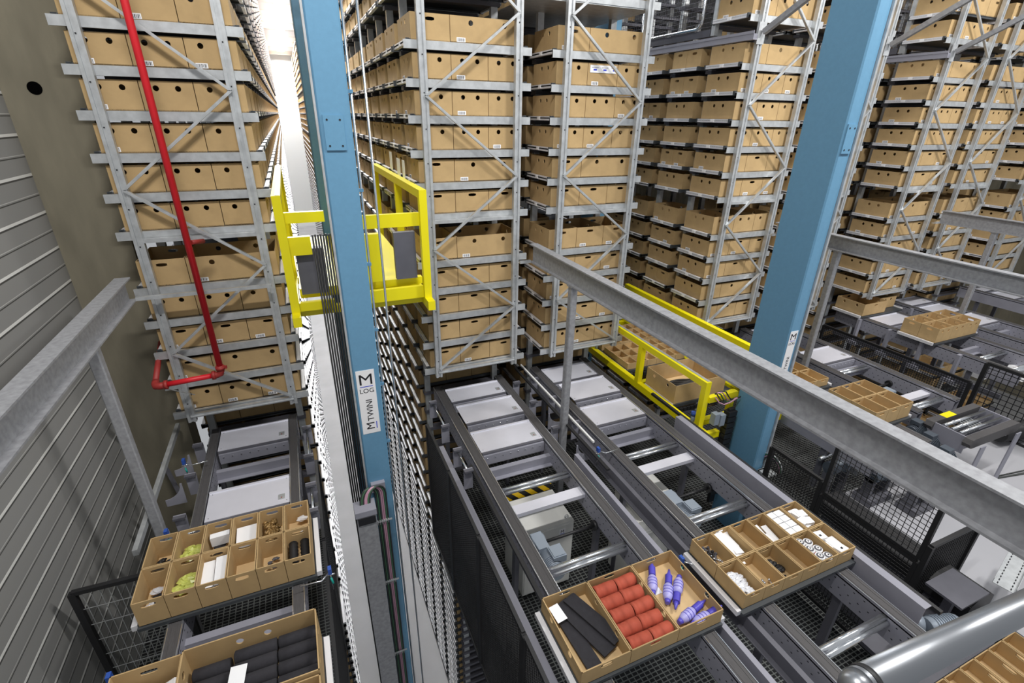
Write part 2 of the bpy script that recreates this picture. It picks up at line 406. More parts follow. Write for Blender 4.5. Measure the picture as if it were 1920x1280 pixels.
def uniq(l):
    if l in USED: print('DUP LABEL', l)
    USED.add(l); return l
for q in ind:
    x, y, z, wx, wy, ht, hk, sd, key, phrase, nm, k, pos, ns, half, rv = q
    d = 'narrow' if wx < .5 else 'wide'
    if k == 0: lab = '%s cardboard box at the front of %s, %s, %s of %s' % (d, phrase, nm, pos, 'three' if ns == 3 else 'two')
    else: lab = '%s box on aisle side of %s, %s, %s%s' % (d, phrase, nm, bay(k), '' if half is None else (', nearer' if half == 0 else ', rearward'))
    o = put_box(x, y, z, wx, wy, ht, hk, sd, uniq(lab), 'cardboard boxes in the storage racks')
    if k == 0 and rv < .9:
        rr = random.Random(int(x*1000)+int(z*777))
        if rr.random() < .5: barcode(o, (-wx/2+.09) if wx < .5 else -wx/2+.1, -wy/2-.001, .008)
        if pos == 'left' and rr.random() < .5 and key in 'CTUW': barcode(o, -wx/2-.001, -wy/2+.4, .008, -math.pi/2)
    elif k > 0 and rv < .5 and key in 'CTU': barcode(o, -wx/2-.001, wy/2-.08, .008, -math.pi/2)
mb = MB()
for q in rest:
    b = box_mesh(q[3], q[4], q[5], '', q[7], 6)[1]
    mb.add([(a+q[0], c+q[1], e+q[2]) for a, c, e in b.v], b.f, 0)
solo('cardboard_boxes', mb, 'cardboard', 'small distant cardboard boxes filling the racks deep along the aisles', 'boxes', kind='stuff')
tc_ = pick(TRAYS, lambda q, s_: s_*(1 if q[6] == 0 else 1.25)*(1.6 if q[2] < -2.9 and q[3] not in 'C' else 1)*(2.2 if q[6] > 0 and q[3] in 'SPV' else 1))
for q in tc_[:300]:
    x, y, z, key, phrase, nm, k = q
    put_tray(x, y, z, uniq('metal tray under boxes of %s, %s, %s' % (phrase, nm, bay(k))), 'storage trays in the racks')
mb = MB()
for q in tc_[300:]: mb.add([(a+q[0], b+q[1], c+q[2]) for a, b, c in TRAYMB.v], TRAYMB.f); mb.m[-len(TRAYMB.f):] = TRAYMB.m
solo('storage_trays', mb, ['tray_dark', 'tray_lip', 'paper'], 'distant rows of pale edged trays deep along the aisles', 'trays', kind='stuff')

# ---------------------------------------------------------------- cranes
def sign(root, x0, x1, z0, z1, y):
    p = part('sign_plate', MB().box(x0, x1, y-.003, y, z0, z1), 'white', root, 'white company sign')
    cx = (x0+x1)/2; wd = x1-x0; t = MB(); yy = y-.0035
    lettering(t, 'M', wd*.95, (cx, yy, z1-wd*.62), (1, 0, 0), (0, 0, 1), sx=1.15)
    lettering(t, 'LOG', wd*.40, (cx, yy, z1-wd*1.32), (1, 0, 0), (0, 0, 1))
    lettering(t, 'TWINI', wd*.50, (cx+wd*.06, yy, z0+wd*1.58), (0, 0, 1), (-1, 0, 0))
    lettering(t, 'M', wd*.66, (cx, yy, z0+wd*.52), (0, 0, 1), (-1, 0, 0))
    t.add([(cx-wd*.36, yy, z1-wd*1.06), (cx+wd*.36, yy, z1-wd*1.06), (cx+wd*.36, yy, z1-wd*1.01), (cx-wd*.36, yy, z1-wd*1.01)], [(0, 1, 2, 3)], 1)
    t.add([(cx+wd*.30, yy, z0+wd*.28), (cx+wd*.35, yy, z0+wd*.28), (cx+wd*.35, yy, z0+wd*.76), (cx+wd*.30, yy, z0+wd*.76)], [(0, 1, 2, 3)], 1)
    lt = part('lettering', t, ['ink', 'ink_blue'], root); lt.parent = p
def chamfer(x0, x1, y0, y1, c): return [(x0+c, y0), (x1-c, y0), (x1, y0+c), (x1, y1-c), (x1-c, y1), (x0+c, y1), (x0, y1-c), (x0, y0+c)]
def crane(label, x0, x1, y0, y1, rx0, rx1, ry0, ry1, sg, plate):
    t = thing('stacker_crane', ((x0+x1)/2, (y0+y1)/2, -H), label, 'crane', 'stacker cranes')
    part('mast', MB().prism(chamfer(x0, x1, y0, y1, .012), 2, -H+.1, 3.5), 'blue', t)
    part('rear_mast', MB().prism(chamfer(rx0, rx1, ry0, ry1, .012), 2, -H+.1, 3.5), 'blue', t)
    part('base_beam', MB().box(x0-.03, x1+.03, y0-.1, ry1+.4, -H, -H+.3), 'blue', t)
    part('head_beam', MB().box(x0, x1, y0, ry1, 3.5, 3.7), 'blue', t)
    sign(t, *sg)
    px0, px1, pz0, pz1, on = plate
    p = MB(); n_ = 'mounting_plate'
    if on == 'f':
        p.box(px0, px1, y0-.012, y0, pz0, pz1)
        for x in (px0+.025, px1-.025):
            for z in (pz0+.03, pz1-.03): p.path([(x, y0-.0125, z), (x, y0-.0145, z)], .007, 10, 1)
    part(n_, p, ['blue', 'ink'], t)
    return t
c1 = crane('blue crane mast standing in the left aisle, left of the centre rack', .222, .448, -1.0, -.62, .30, .53, 2.75, 3.1, (.245, .402, -2.69, -2.035, -1.0), (.254, .392, -.242, -.01, 'f'))
part('guide_rail', MB().box(.206, .221, -1.0, -.95, -H+.3, 3.5), 'galvanized', c1)
for x, y in ((.487, -.80), (.60, -.75)):
    part('hoist_rope', MB().tube((x, y, -H+.3), (x, y, 3.5), .010, 6), 'chrome', c1)
for z in (.15, -.55, -1.15, -1.75, -2.3, -2.95):
    part('rope_guide', MB().box(.44, .50, -.82, -.78, z-.012, z+.012), 'blue', c1)
ch = MB()
for k in range(8): ch.path([(.08+.022*k, -.45+.02*(k % 2), -H+.3), (.08+.022*k, -.45+.02*(k % 2), -.95)], .009, 5, 0)
part('hanging_cables', ch, 'black', c1)
c2 = crane('blue crane mast standing in the right aisle, in front of the galvanized beam', 4.30, 4.452, -1.965, -1.545, 4.25, 4.45, 1.7, 2.1, (4.312, 4.415, -2.42, -1.90, -1.965), (4.315, 4.425, -.25, -.02, 'f'))
part('guide_rail', MB().box(4.452, 4.475, -1.98, -1.9, -H+.3, 3.5), 'galvanized', c2)

def carriage(label, x0, x1, y0, y1, zt, zb, mid):
    t = thing('lifting_carriage', ((x0+x1)/2, (y0+y1)/2, zb), label, 'carriage', 'yellow lifting carriages')
    b = .07
    for x in (x0, x1-b):
        tr = MB().box(x, x+b, y0, y1, zt-.075, zt+(.05 if x > x0 and zt < -2 else 0))
        if x == x0: tr.box(x+.03, x+b-.005, y0+.02, y1, zt, zt+.004, 1)
        part('top_rail', tr, ['yellow', 'galvanized'], t)
        part('bottom_rail', MB().box(x, x+b, y0-.12, y1, zb-.02, zb+.07), 'yellow', t)
        for y in (y0, mid, y1-b):
            p = MB().box(x, x+b, y, y+b, zb+.07, zt-.075)
            for g_ in (.018, .046): p.box(x-.001, x+b+.001, y+g_, y+g_+.006, zb+.07, zt-.075)
            p.box(x+.01, x+b-.01, y+b, y+b+.012, zb+.07, zt-.08, 1)
            part('upright', p, ['yellow', 'galvanized'], t)
    for y in (y0+.12, mid, y1-.1):
        part('cross_beam', MB().box(x0+b, x1-b, y, y+.07, zb-.01, zb+.06), 'yellow', t)
    return t
k1 = carriage('yellow lifting carriage frame around the near blue mast', -.19, 1.10, -.42, 2.4, -.62, -1.72, .75)
part('drive_panel', MB().box(.78, .98, -.36, -.30, -1.45, -1.0), 'steel_dark', k1)
for q in ((-.12, .2, -.86, -.77), (-.12, .06, -1.14, -.98), (.5, 1.03, -.95, -.83), (.5, .66, -1.45, -1.0), (.5, 1.03, -1.66, -1.54), (-.12, .2, -1.66, -1.58)): part('front_panel', MB().box(q[0], q[1], -.36, -.31, q[2], q[3]), 'yellow', k1)
part('drive_panel', MB().box(-.08, .16, -.30, -.22, -1.52, -1.10), 'steel_dark', k1)
part('load_table', MB().box(-.1, 1.05, -.1, 2.3, -1.62, -1.55).box(-.1, 1.05, -.25, -.18, -1.55, -1.48), 'yellow', k1)
part('notice_sheet', MB().box(1.101, 1.104, 1.2, 1.35, -.60, -.40), 'paper', k1)
k2 = carriage('yellow lifting carriage in the right aisle, between second rack and mast', 3.80, 4.98, -1.54, 1.6, -2.60, -3.26, -.40)
for x in (1.101,):
    for a, b in ((.75, .92), (.5, .62)): part('notice_sheet', MB().box(x, x+.003, a, b, -.64, -.44), 'paper', k1)

# ---------------------------------------------------------------- galvanized beams in front of the racks
def ibeam(label, xw, hw, y0, y1, z0, z1, tie, posts):
    t = thing('galvanized_beam', (xw, y1, z0), label, 'beam', 'galvanized beams on posts')
    tf = .012; tw = .008
    part('beam_profile', MB().box(xw-hw, xw+hw, y0, y1, z1-tf, z1).box(xw-hw, xw+hw, y0, y1, z0, z0+tf).box(xw-tw/2, xw+tw/2, y0, y1, z0+tf, z1-tf), 'galvanized_rough', t)
    part('tie_bar', MB().box(min(tie), max(tie), y1-.04, y1-.01, z0+.004, z0+.03).box(min(tie), max(tie), y1-.04, y1+.03, z0, z0+.004), 'galvanized', t)
    for py, zb in posts:
        p = MB().prism(chamfer(xw-.036, xw+.036, py-.036, py+.036, .008), 2, zb, z0)
        p.box(xw-.06, xw+.06, py-.06, py+.06, zb, zb+.01).box(xw-.045, xw+.045, py-.045, py+.045, z0-.012, z0)
        part('post', p, 'galvanized_rough', t)
    return t
ibeam('galvanized steel beam at far left, running beside the cladding wall', -1.435, .055, -4.6, -.10, -1.47, -1.27, (-1.38, -.33), [(-1.1, -4.6)])
ibeam('longest galvanized steel beam, crossing from centre rack to lower right corner', 2.335, .045, -4.85, -.14, -1.475, -1.27, (2.29, 2.16), [(-1.05, -4.6)])
ibeam('galvanized steel beam emerging behind the far blue mast', 6.07, .05, -4.6, -.12, -1.45, -1.27, (6.02, 5.96), [(-1.05, -3.85)])
ibeam('galvanized steel beam with its tip in front of the sixth rack, upper right', 9.86, .05, -4.6, -.12, -1.52, -1.315, (9.8, 9.7), [(-.90, -3.85)])

# ---------------------------------------------------------------- sprinkler pipe
t = thing('sprinkler_pipe', (-.87, -.30, -2.2), 'red sprinkler pipe running down the front of the left rack', 'pipe')
part('riser_pipe', MB().tube((-.87, -.30, 3.4), (-.87, -.30, -2.12), .026, 14), 'red', t)
part('cross_pipe', MB().tube((-.92, -.30, -2.19), (-1.34, -.30, -2.21), .024, 14), 'red', t)
part('rear_pipe', MB().tube((-1.40, -.24, -2.20), (-1.43, .36, -2.06), .024, 14), 'red_dark', t)
e1 = MB().path([(-.87, -.30, -2.10), (-.87, -.30, -2.15), (-.88, -.30, -2.18), (-.91, -.30, -2.19), (-.95, -.30, -2.19)], .031, 14)
p = part('elbow_fitting', e1, 'red_dark', t)
for ax in (((-.87, -.30, -2.125), (0, 0, 1)), ((-.935, -.30, -2.19), (1, 0, 0))):
    c = Vector(ax[0]); d = Vector(ax[1])*.014
    part('clamp', MB().path([c-d, c+d], .04, 16).box(c.x+.03, c.x+.055, c.y-.012, c.y+.012, c.z-.012, c.z+.012), 'red_dark', p)
e2 = MB().path([(-1.31, -.30, -2.21), (-1.36, -.30, -2.215), (-1.39, -.29, -2.215), (-1.40, -.26, -2.21), (-1.40, -.22, -2.20)], .031, 14)
p = part('elbow_fitting', e2, 'red_dark', t)
part('clamp', MB().path([(-1.325, -.30, -2.21), (-1.298, -.30, -2.21)], .04, 16), 'red_dark', p)
part('pipe_bracket', MB().bar((-1.36, -.25, -2.26), (-1.2, .0, -2.5), .03, .006), 'galvanized', t)
part('branch_fitting', MB().tube((-.85, -.28, -.98), (-.78, -.16, -1.0), .02, 10), 'red_dark', t)

# ---------------------------------------------------------------- conveyors
ZB = -3.10
def conveyor(label, xl, xr, y1, y0, covers, beams=(), rods=(), flats=(), rollers=(), dots=True, lw=.10, rw=.10, group='belt conveyors in front of the racks', legs=True):
    t = thing('belt_conveyor', ((xl+xr)/2, (y0+y1)/2, ZB-.3), label, 'conveyor', group)
    for x0, x1, inn in ((xl, xl+lw, 1), (xr-rw, xr, -1)):
        b = MB().box(x0+.006, x1-.006, y0, y1, ZB-.016, ZB)
        for k in range(2):
            xx = x0+.02+k*(x1-x0-.05); b.box(xx, xx+.006, y0, y1, ZB, ZB+.002)
        part('drive_belt', b, 'belt', t)
        xi = x1 if inn > 0 else x0
        fr = MB().box(x0, x1, y0, y1, ZB-.03, ZB-.018)
        fr.box(x0, x0+.005, y0, y1, ZB-.21, ZB+.001); fr.box(x1-.005, x1, y0, y1, ZB-.21, ZB+.001)
        fr.box(x0-.001, x0+.005, y0, y1, ZB+.001, ZB+.004, 1); fr.box(x1-.005, x1+.001, y0, y1, ZB+.001, ZB+.004, 1)
        if dots:
            y = y0+.05
            while y < y1-.03:
                for zz in (-.06, -.12, -.17):
                    for xx, sg_ in ((x0, -1), (x1, 1)):
                        a_, b_ = sorted((xx, xx+sg_*.0006)); fr.box(a_, b_, y+(.03 if zz == -.12 else 0), y+.012+(.03 if zz == -.12 else 0), ZB+zz, ZB+zz+.008, 2)
                y += .075
        part('side_frame', fr, ['steel_grey', 'chrome', 'ink'], t)
    a, b = xl+lw, xr-rw
    for y_a, y_b, dz in covers:
        z = ZB-.004+dz
        p = MB().box(a+.012, b-.006, y_a, y_b, z-.006, z).box(a+.012, b-.006, y_b-.02, y_b, z, z+.01)
        for x in (a+.04, b-.03):
            for y in (y_a+.03, y_b-.04): p.path([(x, y, z), (x, y, z+.004)], .005, 6, 1)
        cp = part('cover_plate', p, ['sheet', 'chrome'], t, 'light grey sheet cover')
        fl = MB().box(a+.015, b-.01, y_a-.03, y_a-.004, z-.022, z-.004, 1).box(a+.02, b-.012, y_a-.05, y_a-.03, z-.13, z-.02)
        for k in range(8):
            x = a+.06+k*(b-a-.12)/7; fl.path([(x, y_a-.05, z-.05), (x, y_a-.058, z-.05)], .006, 6, 2)
        part('front_flange', fl, ['steel_grey', 'steel_dark', 'chrome'], cp)
        part('warning_sticker', MB().box(b-.10, b-.045, y_a+.06, y_a+.13, z, z+.001).path([(b-.072, y_a+.085, z+.001), (b-.072, y_a+.085, z+.0015)], .007, 12, 1), ['galvanized', 'red_dark'], cp)
    for y in beams:
        part('angle_beam', MB().box(a, b, y, y+.05, ZB-.115, ZB-.107).box(a, b, y-.004, y, ZB-.2, ZB-.107).box(a, b, y-.05, y, ZB-.2, ZB-.193), 'steel_grey', t)
    for y in rods:
        part('return_rod', MB().tube((a, y, ZB-.05), (b, y, ZB-.05), .018, 10).tube((a, y-.04, ZB-.06), (b, y-.04, ZB-.06), .018, 10).tube((a, y+.0, ZB-.085), (b, y, ZB-.085), .010, 8), 'chrome', t)
    for y in flats:
        part('cross_member', MB().box(a, b, y-.055, y+.055, ZB-.09, ZB-.05), 'sheet', t)
    for y in rollers:
        part('roller', MB().tube((a, y, ZB-.045), (b, y, ZB-.045), .024, 14).tube((a, y-.03, ZB-.07), (b, y-.03, ZB-.07), .02, 10), 'chrome', t)
    if legs:
        for y in (y0+.5, (y0+y1)/2, y1-.4):
            for x in (xl+.03, xr-.07): part('leg', MB().box(x, x+.04, y, y+.06, -4.6 if xl < 4.6 else -3.85, ZB-.21), 'steel_dark', t)
    return t
def gearmotor(root, x, y, z, shaft_x):
    g_ = part('gear_unit', MB().box(x-.05, x+.05, y+.02, y+.2, z-.1, z+.05).path([(x-.055, y+.15, z-.02), (x+.06, y+.15, z-.02)], .07, 14), 'motor', root)
    mt = MB().path([(x+.02, y+.02, z-.03), (x+.02, y-.2, z-.03)], .065, 16)
    for k in range(8): mt.path([(x+.02, y-.06-.016*k, z-.03), (x+.02, y-.066-.016*k, z-.03)], .074, 14)
    part('motor_body', mt, 'motor', g_)
    part('terminal_box', MB().box(x+.01, x+.13, y-.13, y+.0, z+.01, z+.075).box(x+.02, x+.12, y-.12, y-.01, z+.075, z+.083), 'motor', g_)
    part('drive_shaft', MB().tube((x+.05, y+.12, z), (shaft_x, y+.12, z), .014, 12).path([(shaft_x-.03, y+.12, z), (shaft_x-.002, y+.12, z)], .045, 16), 'black', root)
cC = conveyor('belt conveyor under the centre rack, carrying the tray of orange tubes', 1.23, 2.14, .32, -4.75, [(-.10, .20, 0), (-.64, -.27, .035), (-1.145, -.78, 0)], beams=(-1.33,), rods=(-1.69,), flats=(-1.965,), rollers=(-2.65, -3.9))
gearmotor(cC, 1.47, -2.36, -3.32, 2.035)
cS = conveyor('belt conveyor right of the centre one, carrying twelve filled boxes', 2.58, 3.45, .36, -4.1, [(-.12, .25, 0), (-.65, -.25, .035), (-1.157, -.78, 0)], beams=(-1.33,), rods=(-1.69,), flats=(-1.93,), rollers=(-2.64, -3.88))
gearmotor(cS, 2.88, -2.36, -3.32, 3.345)
cL = conveyor('belt conveyor at left below the left rack with red pipe', -1.205, -.365, .30, -4.6, [(-.14, .22, 0), (-1.17, -.79, 0)], beams=(-.36, -2.22), rollers=(-2.6,), lw=.085, rw=.08)
gearmotor(cL, -.62, -3.0, -3.45, -.45)
# perforated outer guard rail on the right of the second conveyor
solo('guide_rail', MB().box(3.53, 3.54, -4.0, -1.45, -3.22, -3.02).box(3.53, 3.60, -4.0, -1.45, -3.02, -3.014), ['steel_grey'], 'grey guide rail along the fence side of the twelve-box conveyor', 'rail')
solo('guide_rail', MB().box(3.62, 3.65, -4.05, -.9, -3.06, -3.03), 'black', 'black rubber buffer strip beside the grey guide rail and mesh fence', 'rail')

def guide_post(x, y, face, root):
    g_ = MB().box(x-.045, x+.045, y-.012, y, ZB-.22, ZB+.02).box(x-.045, x+.045, y-.05, y-.012, ZB-.0, ZB+.02, 1)
    for dx in (-.03, .03): g_.path([(x+dx, y-.012, ZB-.03), (x+dx, y-.018, ZB-.03)], .006, 6, 2)
    return part('guide_post', g_, ['steel_grey', 'steel_dark', 'chrome'], root)
def arm(x, y, s_, root):
    poly = [(x, ZB+.0), (x+s_*.015, ZB+.0)]
    for k in range(7):
        a = math.pi/2*k/6; poly.append((x+s_*(.16-.145*math.cos(a)), ZB-.0-.15*math.sin(a)))
    poly += [(x+s_*.16, ZB-.22), (x, ZB-.22)]
    part('curved_bracket', MB().prism(poly, 1, y-.008, y), 'steel_grey', root)
for root, xs, s_ in ((cC, 1.13, 0), (cL, -.27, 0)):
    for y in (-.02, -.55, -1.0, -1.35): guide_post(xs, y, -1, root)
    for ya, yb in ((.0, -.55), (-1.0, -1.35)): part('side_tube', MB().tube((xs, ya, ZB-.02), (xs, yb, ZB-.02), .012, 8), 'chrome', root)
for root, xs in ((cC, 2.24), (cS, 2.50), (cL, -1.30)):
    for y in (.05, -.45, -1.02): guide_post(xs, y, -1, root)
for y in (-.1, -.55, -1.15): arm(-1.36, y, -1, cL)
for y in (-.25, -.75, -1.4): arm(2.30, y, 1, cC)
bars = MB().box(2.345, 2.375, -1.9, .35, ZB+.03, ZB+.05)
solo('guide_bar', bars, 'black', 'black bar between centre and second conveyor, ending past the galvanized post', 'rail')
solo('guide_bar', MB().box(2.43, 2.45, -1.5, .35, ZB+.06, ZB+.08), 'panel_light', 'pale narrow bar between centre and second conveyor, right of the black bar', 'rail')
solo('cable_duct', MB().box(2.22, 2.26, -4.7, -1.5, ZB-.12, ZB-.02).box(2.26, 2.33, -4.7, -1.5, ZB-.13, ZB-.12), 'steel_grey', 'long grey cable duct right of the centre conveyor', 'duct')
solo('cable_duct', MB().box(2.44, 2.48, -4.4, -1.2, ZB-.14, ZB-.03).box(2.40, 2.44, -4.4, -1.2, ZB-.14, ZB-.13), 'steel_dark', 'long dark cable duct left of the twelve-box conveyor', 'duct')
solo('guide_bar', MB().box(1.16, 1.19, -3.4, -1.3, ZB-.02, ZB+.01), 'black', 'black bar along the left side of the centre conveyor', 'rail')
solo('cable_duct', MB().box(1.02, 1.09, -4.7, -.60, ZB-.30, ZB-.22), 'steel_grey', 'grey cable duct between black mesh fence and centre conveyor', 'duct')
def sensor(label, x, y, z, s_):
    t = thing('photo_sensor', (x, y, z), label, 'sensor', 'conveyor photo sensors')
    part('stand', MB().path([(x, y, z-.15), (x, y, z+.04)], .006, 6).path([(x-.03, y, z), (x+.03, y, z)], .006, 6), 'chrome', t)
    part('sensor_head', MB().box(x-.012, x+.012, y-.02, y+.02, z+.02, z+.07), 'sensor_blue', t)
    part('reflector_arm', MB().path([(x, y, z+.03), (x+s_*.06, y-.05, z+.02), (x+s_*.2, y-.05, z+.03)], .005, 6), 'chrome', t)
    part('plug', MB().tube((x, y-.01, z-.02), (x+.01, y-.03, z-.06), .008, 8), 'teal', t)
sensor('small photo sensor left of left conveyor, near its second curved bracket', -1.35, -.35, -3.05, 1)
sensor('small photo sensor left of left conveyor, above the moving tray', -1.33, -1.30, -3.05, 1)
sensor('small photo sensor beside the galvanized post between two conveyors', 2.42, -1.62, -3.08, 1)
sensor('small photo sensor on mesh panel corner at lower left', -1.42, -2.45, -3.05, 1)
sensor('small photo sensor right of left conveyor, beside the moving tray', -.18, -2.15, -3.05, -1)
sensor('small photo sensor between tray of tubes and twelve-box tray', 2.28, -3.02, -3.08, 1)

# control cabinets under the conveyors
def cabinet(label, x0, x1, y0, y1, z0, z1, logo):
    t = thing('control_cabinet', ((x0+x1)/2, (y0+y1)/2, z0), label, 'cabinet', 'control cabinets under the conveyors')
    part('body', MB().box(x0, x1, y0, y1, z0, z1), 'cabinet', t)
    part('door', MB().box(x0+.01, x1-.01, y0-.015, y0, z0+.03, z1-.02), 'cabinet', t)
    part('lifting_eye', MB().path([(x1-.06+.02*math.cos(a), y0+.05, z1+.02+.02*math.sin(a)) for a in [k*math.pi/5 for k in range(11)]], .005, 6), 'chrome', t)
    if logo:
        l = MB().box(x1-.17, x1-.10, y0-.017, y0-.015, z1-.13, z1-.06, 0); lettering(l, 'M', .055, (x1-.135, y0-.0175, z1-.092), (1, 0, 0), (0, 0, 1), 1)
        l.box(x1-.16, x1-.11, y0-.018, y0-.017, z1-.122, z1-.117, 2)
        part('logo_plate', l, ['white', 'ink', 'ink_blue'], t)
cabinet('white control cabinet under the centre conveyor with a small logo plate', 1.55, 2.1, -1.78, -1.30, -4.55, -3.70, True)
cabinet('white control cabinet under the second conveyor beside grey gear motor', 2.75, 3.2, -2.0, -1.55, -4.55, -3.60, False)
cabinet('small white control cabinet standing between the centre and second conveyors', 2.62, 2.86, -2.15, -1.75, -4.55, -3.75, False)
solo('hazard_strip', MB().box(1.5, 2.1, -1.27, -1.21, -3.72, -3.64), 'hazard', 'black and yellow striped bar behind the white cabinet under centre conveyor', 'barrier')
solo('hazard_strip', MB().box(2.5, 2.62, -1.5, -1.44, -3.72, -3.64), 'hazard', 'short black and yellow striped bar between centre and second conveyor', 'barrier')

# grating and decks
def grate_mat():
    m = mat('grating', (120, 122, 124), .5, .4); n = m.node_tree.nodes; L = m.node_tree.links
    tc = n.new('ShaderNodeTexCoord'); br = n.new('ShaderNodeTexBrick'); br.offset = 0; br.squash = 1
    br.inputs['Scale'].default_value = 1; br.inputs['Brick Width'].default_value = .055; br.inputs['Row Height'].default_value = .036; br.inputs['Mortar Size'].default_value = .005
    br.inputs['Color1'].default_value = (.01, .01, .012, 1); br.inputs['Color2'].default_value = (.02, .022, .025, 1); br.inputs['Mortar'].default_value = lin((128, 131, 129))
    L.new(tc.outputs['Object'], br.inputs['Vector']); L.new(br.outputs['Color'], n['Principled BSDF'].inputs['Base Color'])
grate_mat()
o = struct('floor_grating', MB().box(1.28, 8.0, -5.2, .45, -4.66, -4.6), 'grating')
o = struct('floor_deck', MB().box(5.0, 30, -5.2, -2.45, -3.95, -3.85), 'floor_white')
o = struct('floor_grating_left', MB().box(-1.97, -.3, -5.2, .2, -4.66, -4.6), 'grating')

# ---------------------------------------------------------------- mesh fences
def mesh_fence(name, label, P0, P1, z0, z1, su, sv, wr=.0022, fr=.022, posts=(0, 1), mid=None, wire='black', group='black mesh fence panels', cat='fence', frame='black'):
    P0 = Vector((P0[0], P0[1], 0)); P1 = Vector((P1[0], P1[1], 0)); L_ = (P1-P0).length; d = (P1-P0)/L_
    t = thing(name, ((P0.x+P1.x)/2, (P0.y+P1.y)/2, z0), label, cat, group)
    Q = lambda s_, z: (P0.x+d.x*s_, P0.y+d.y*s_, z)
    for s_, nm in ((0, 0), (L_, 1)):
        if nm in posts: part('frame_post', MB().bar(Q(s_, z0), Q(s_, z1), fr*2, fr*2, (1, 0, 0)), frame, t)
    for z in [z0, z1]+([mid] if mid else []): part('frame_rail', MB().bar(Q(0, z), Q(L_, z), fr*1.6, fr*1.6), frame, t)
    wv = MB(); s_ = su
    while s_ < L_: wv.bar(Q(s_, z0), Q(s_, z1), wr*2, wr*2, (1, 0, 0)); s_ += su
    z = z0+sv
    while z < z1: wv.bar(Q(0, z), Q(L_, z), wr*2, wr*2); z += sv
    part('wire_mesh', wv, wire, t)
    return t
ys = [-.70, -1.52, -2.33, -3.18, -4.0]
for i, (a, b) in enumerate(zip(ys, ys[1:])):
    mesh_fence('mesh_fence', 'black fine mesh fence panel left of the centre conveyor, %s from the racks' % ['nearest', 'second', 'third', 'fourth'][i], (.90, a-.015), (.90, b+.015), -4.42, -2.93, .024, .024, .0026, .016)
for i, (a, b) in enumerate(((-.5, -1.6), (-1.64, -3.0), (-3.04, -4.4))):
    mesh_fence('mesh_fence', 'black fine mesh fence panel right of the left conveyor, %s from the rack' % ['nearest', 'second', 'third'][i], (-.215, a), (-.215, b), -4.6, -3.22, .024, .024, .003, .016)
mesh_fence('mesh_fence', 'black framed wire mesh panel between cladding wall and left conveyor', (-1.82, -1.68), (-1.22, -1.70), -4.3, -3.01, .05, .16, .0018, .02, wire='galvanized')
mesh_fence('mesh_fence', 'black mesh fence panel just right of the far blue mast foot', (4.3, -2.12), (4.3, -2.70), -4.5, -3.18, .035, .035, .0022, .02)
mesh_fence('mesh_fence', 'raised black mesh fence panel below the long galvanized beam', (4.3, -2.74), (4.3, -3.60), -3.28, -2.72, .045, .045, .0022, .018)
mesh_fence('mesh_fence', 'black mesh fence panel below the raised panel, beside twelve-box tray', (4.3, -2.74), (4.3, -3.60), -4.5, -3.32, .035, .035, .0022, .018)
mesh_fence('mesh_fence', 'black mesh fence panel turning the corner at right, dense mesh', (4.3, -3.64), (5.0, -3.64), -4.3, -3.11, .025, .025, .003, .02)
mesh_fence('mesh_fence', 'black mesh fence between the two right rear conveyors, near part', (8.2, .2), (8.2, -2.0), -3.85, -3.25, .032, .032, .003, .02)
mesh_fence('mesh_fence', 'black mesh fence right of the blurred conveyor at right edge', (8.3, -2.05), (8.3, -4.2), -3.85, -2.95, .07, .07, .004, .025)

# ---------------------------------------------------------------- loads on the conveyors
def tray_flat(label, x0, x1, y0, y1, z=-3.06):
    t = thing('conveyor_tray', ((x0+x1)/2, (y0+y1)/2, z-.03), label, 'tray', 'trays riding on the conveyors')
    part('base', MB().box(x0, x1, y0, y1, z-.03, z-.004), 'tray_dark', t)
    for a, b in ((x0-.035, x0), (x1, x1+.035)): part('rim', MB().box(a, b, y0+.02, y1-.02, z-.03, z+.012), 'tray_lip', t)
    return t
def load_box(label, x0, x1, y0, y1, z, ht, fx, fy, group): return put_box((x0+x1)/2, (y0+y1)/2, z, x1-x0, y1-y0, ht, fx, fy, label, group)
def lump(mb, c, rx, ry, rz, sd, mi=0, amp=.28, n=9, m=6):
    rr = random.Random(sd); vs = []; fs = []
    for i in range(m+1):
        th = math.pi*i/m
        for k in range(n):
            ph = 2*math.pi*k/n; q = 1+rr.uniform(-amp, amp)
            vs.append((c[0]+rx*q*math.sin(th)*math.cos(ph), c[1]+ry*q*math.sin(th)*math.sin(ph), c[2]+rz*(1+rr.uniform(-amp, amp)*.7)*math.cos(th)))
    for i in range(m):
        for k in range(n): fs.append((i*n+k, i*n+(k+1) % n, (i+1)*n+(k+1) % n, (i+1)*n+k))
    mb.add(vs, fs, mi); return mb
def rbox(mb, c, sx, sy, sz, rz, mi=0, tilt=0):
    q = Matrix.Rotation(rz, 3, 'Z') @ Matrix.Rotation(tilt, 3, 'X'); c = Vector(c)
    return mb.add([c+q @ Vector((x*sx/2, y*sy/2, z*sz/2)) for z in (-1, 1) for y in (-1, 1) for x in (-1, 1)],
                  [(0, 2, 3, 1), (4, 5, 7, 6), (0, 1, 5, 4), (2, 6, 7, 3), (0, 4, 6, 2), (1, 3, 7, 5)], mi)
ZT = -3.056
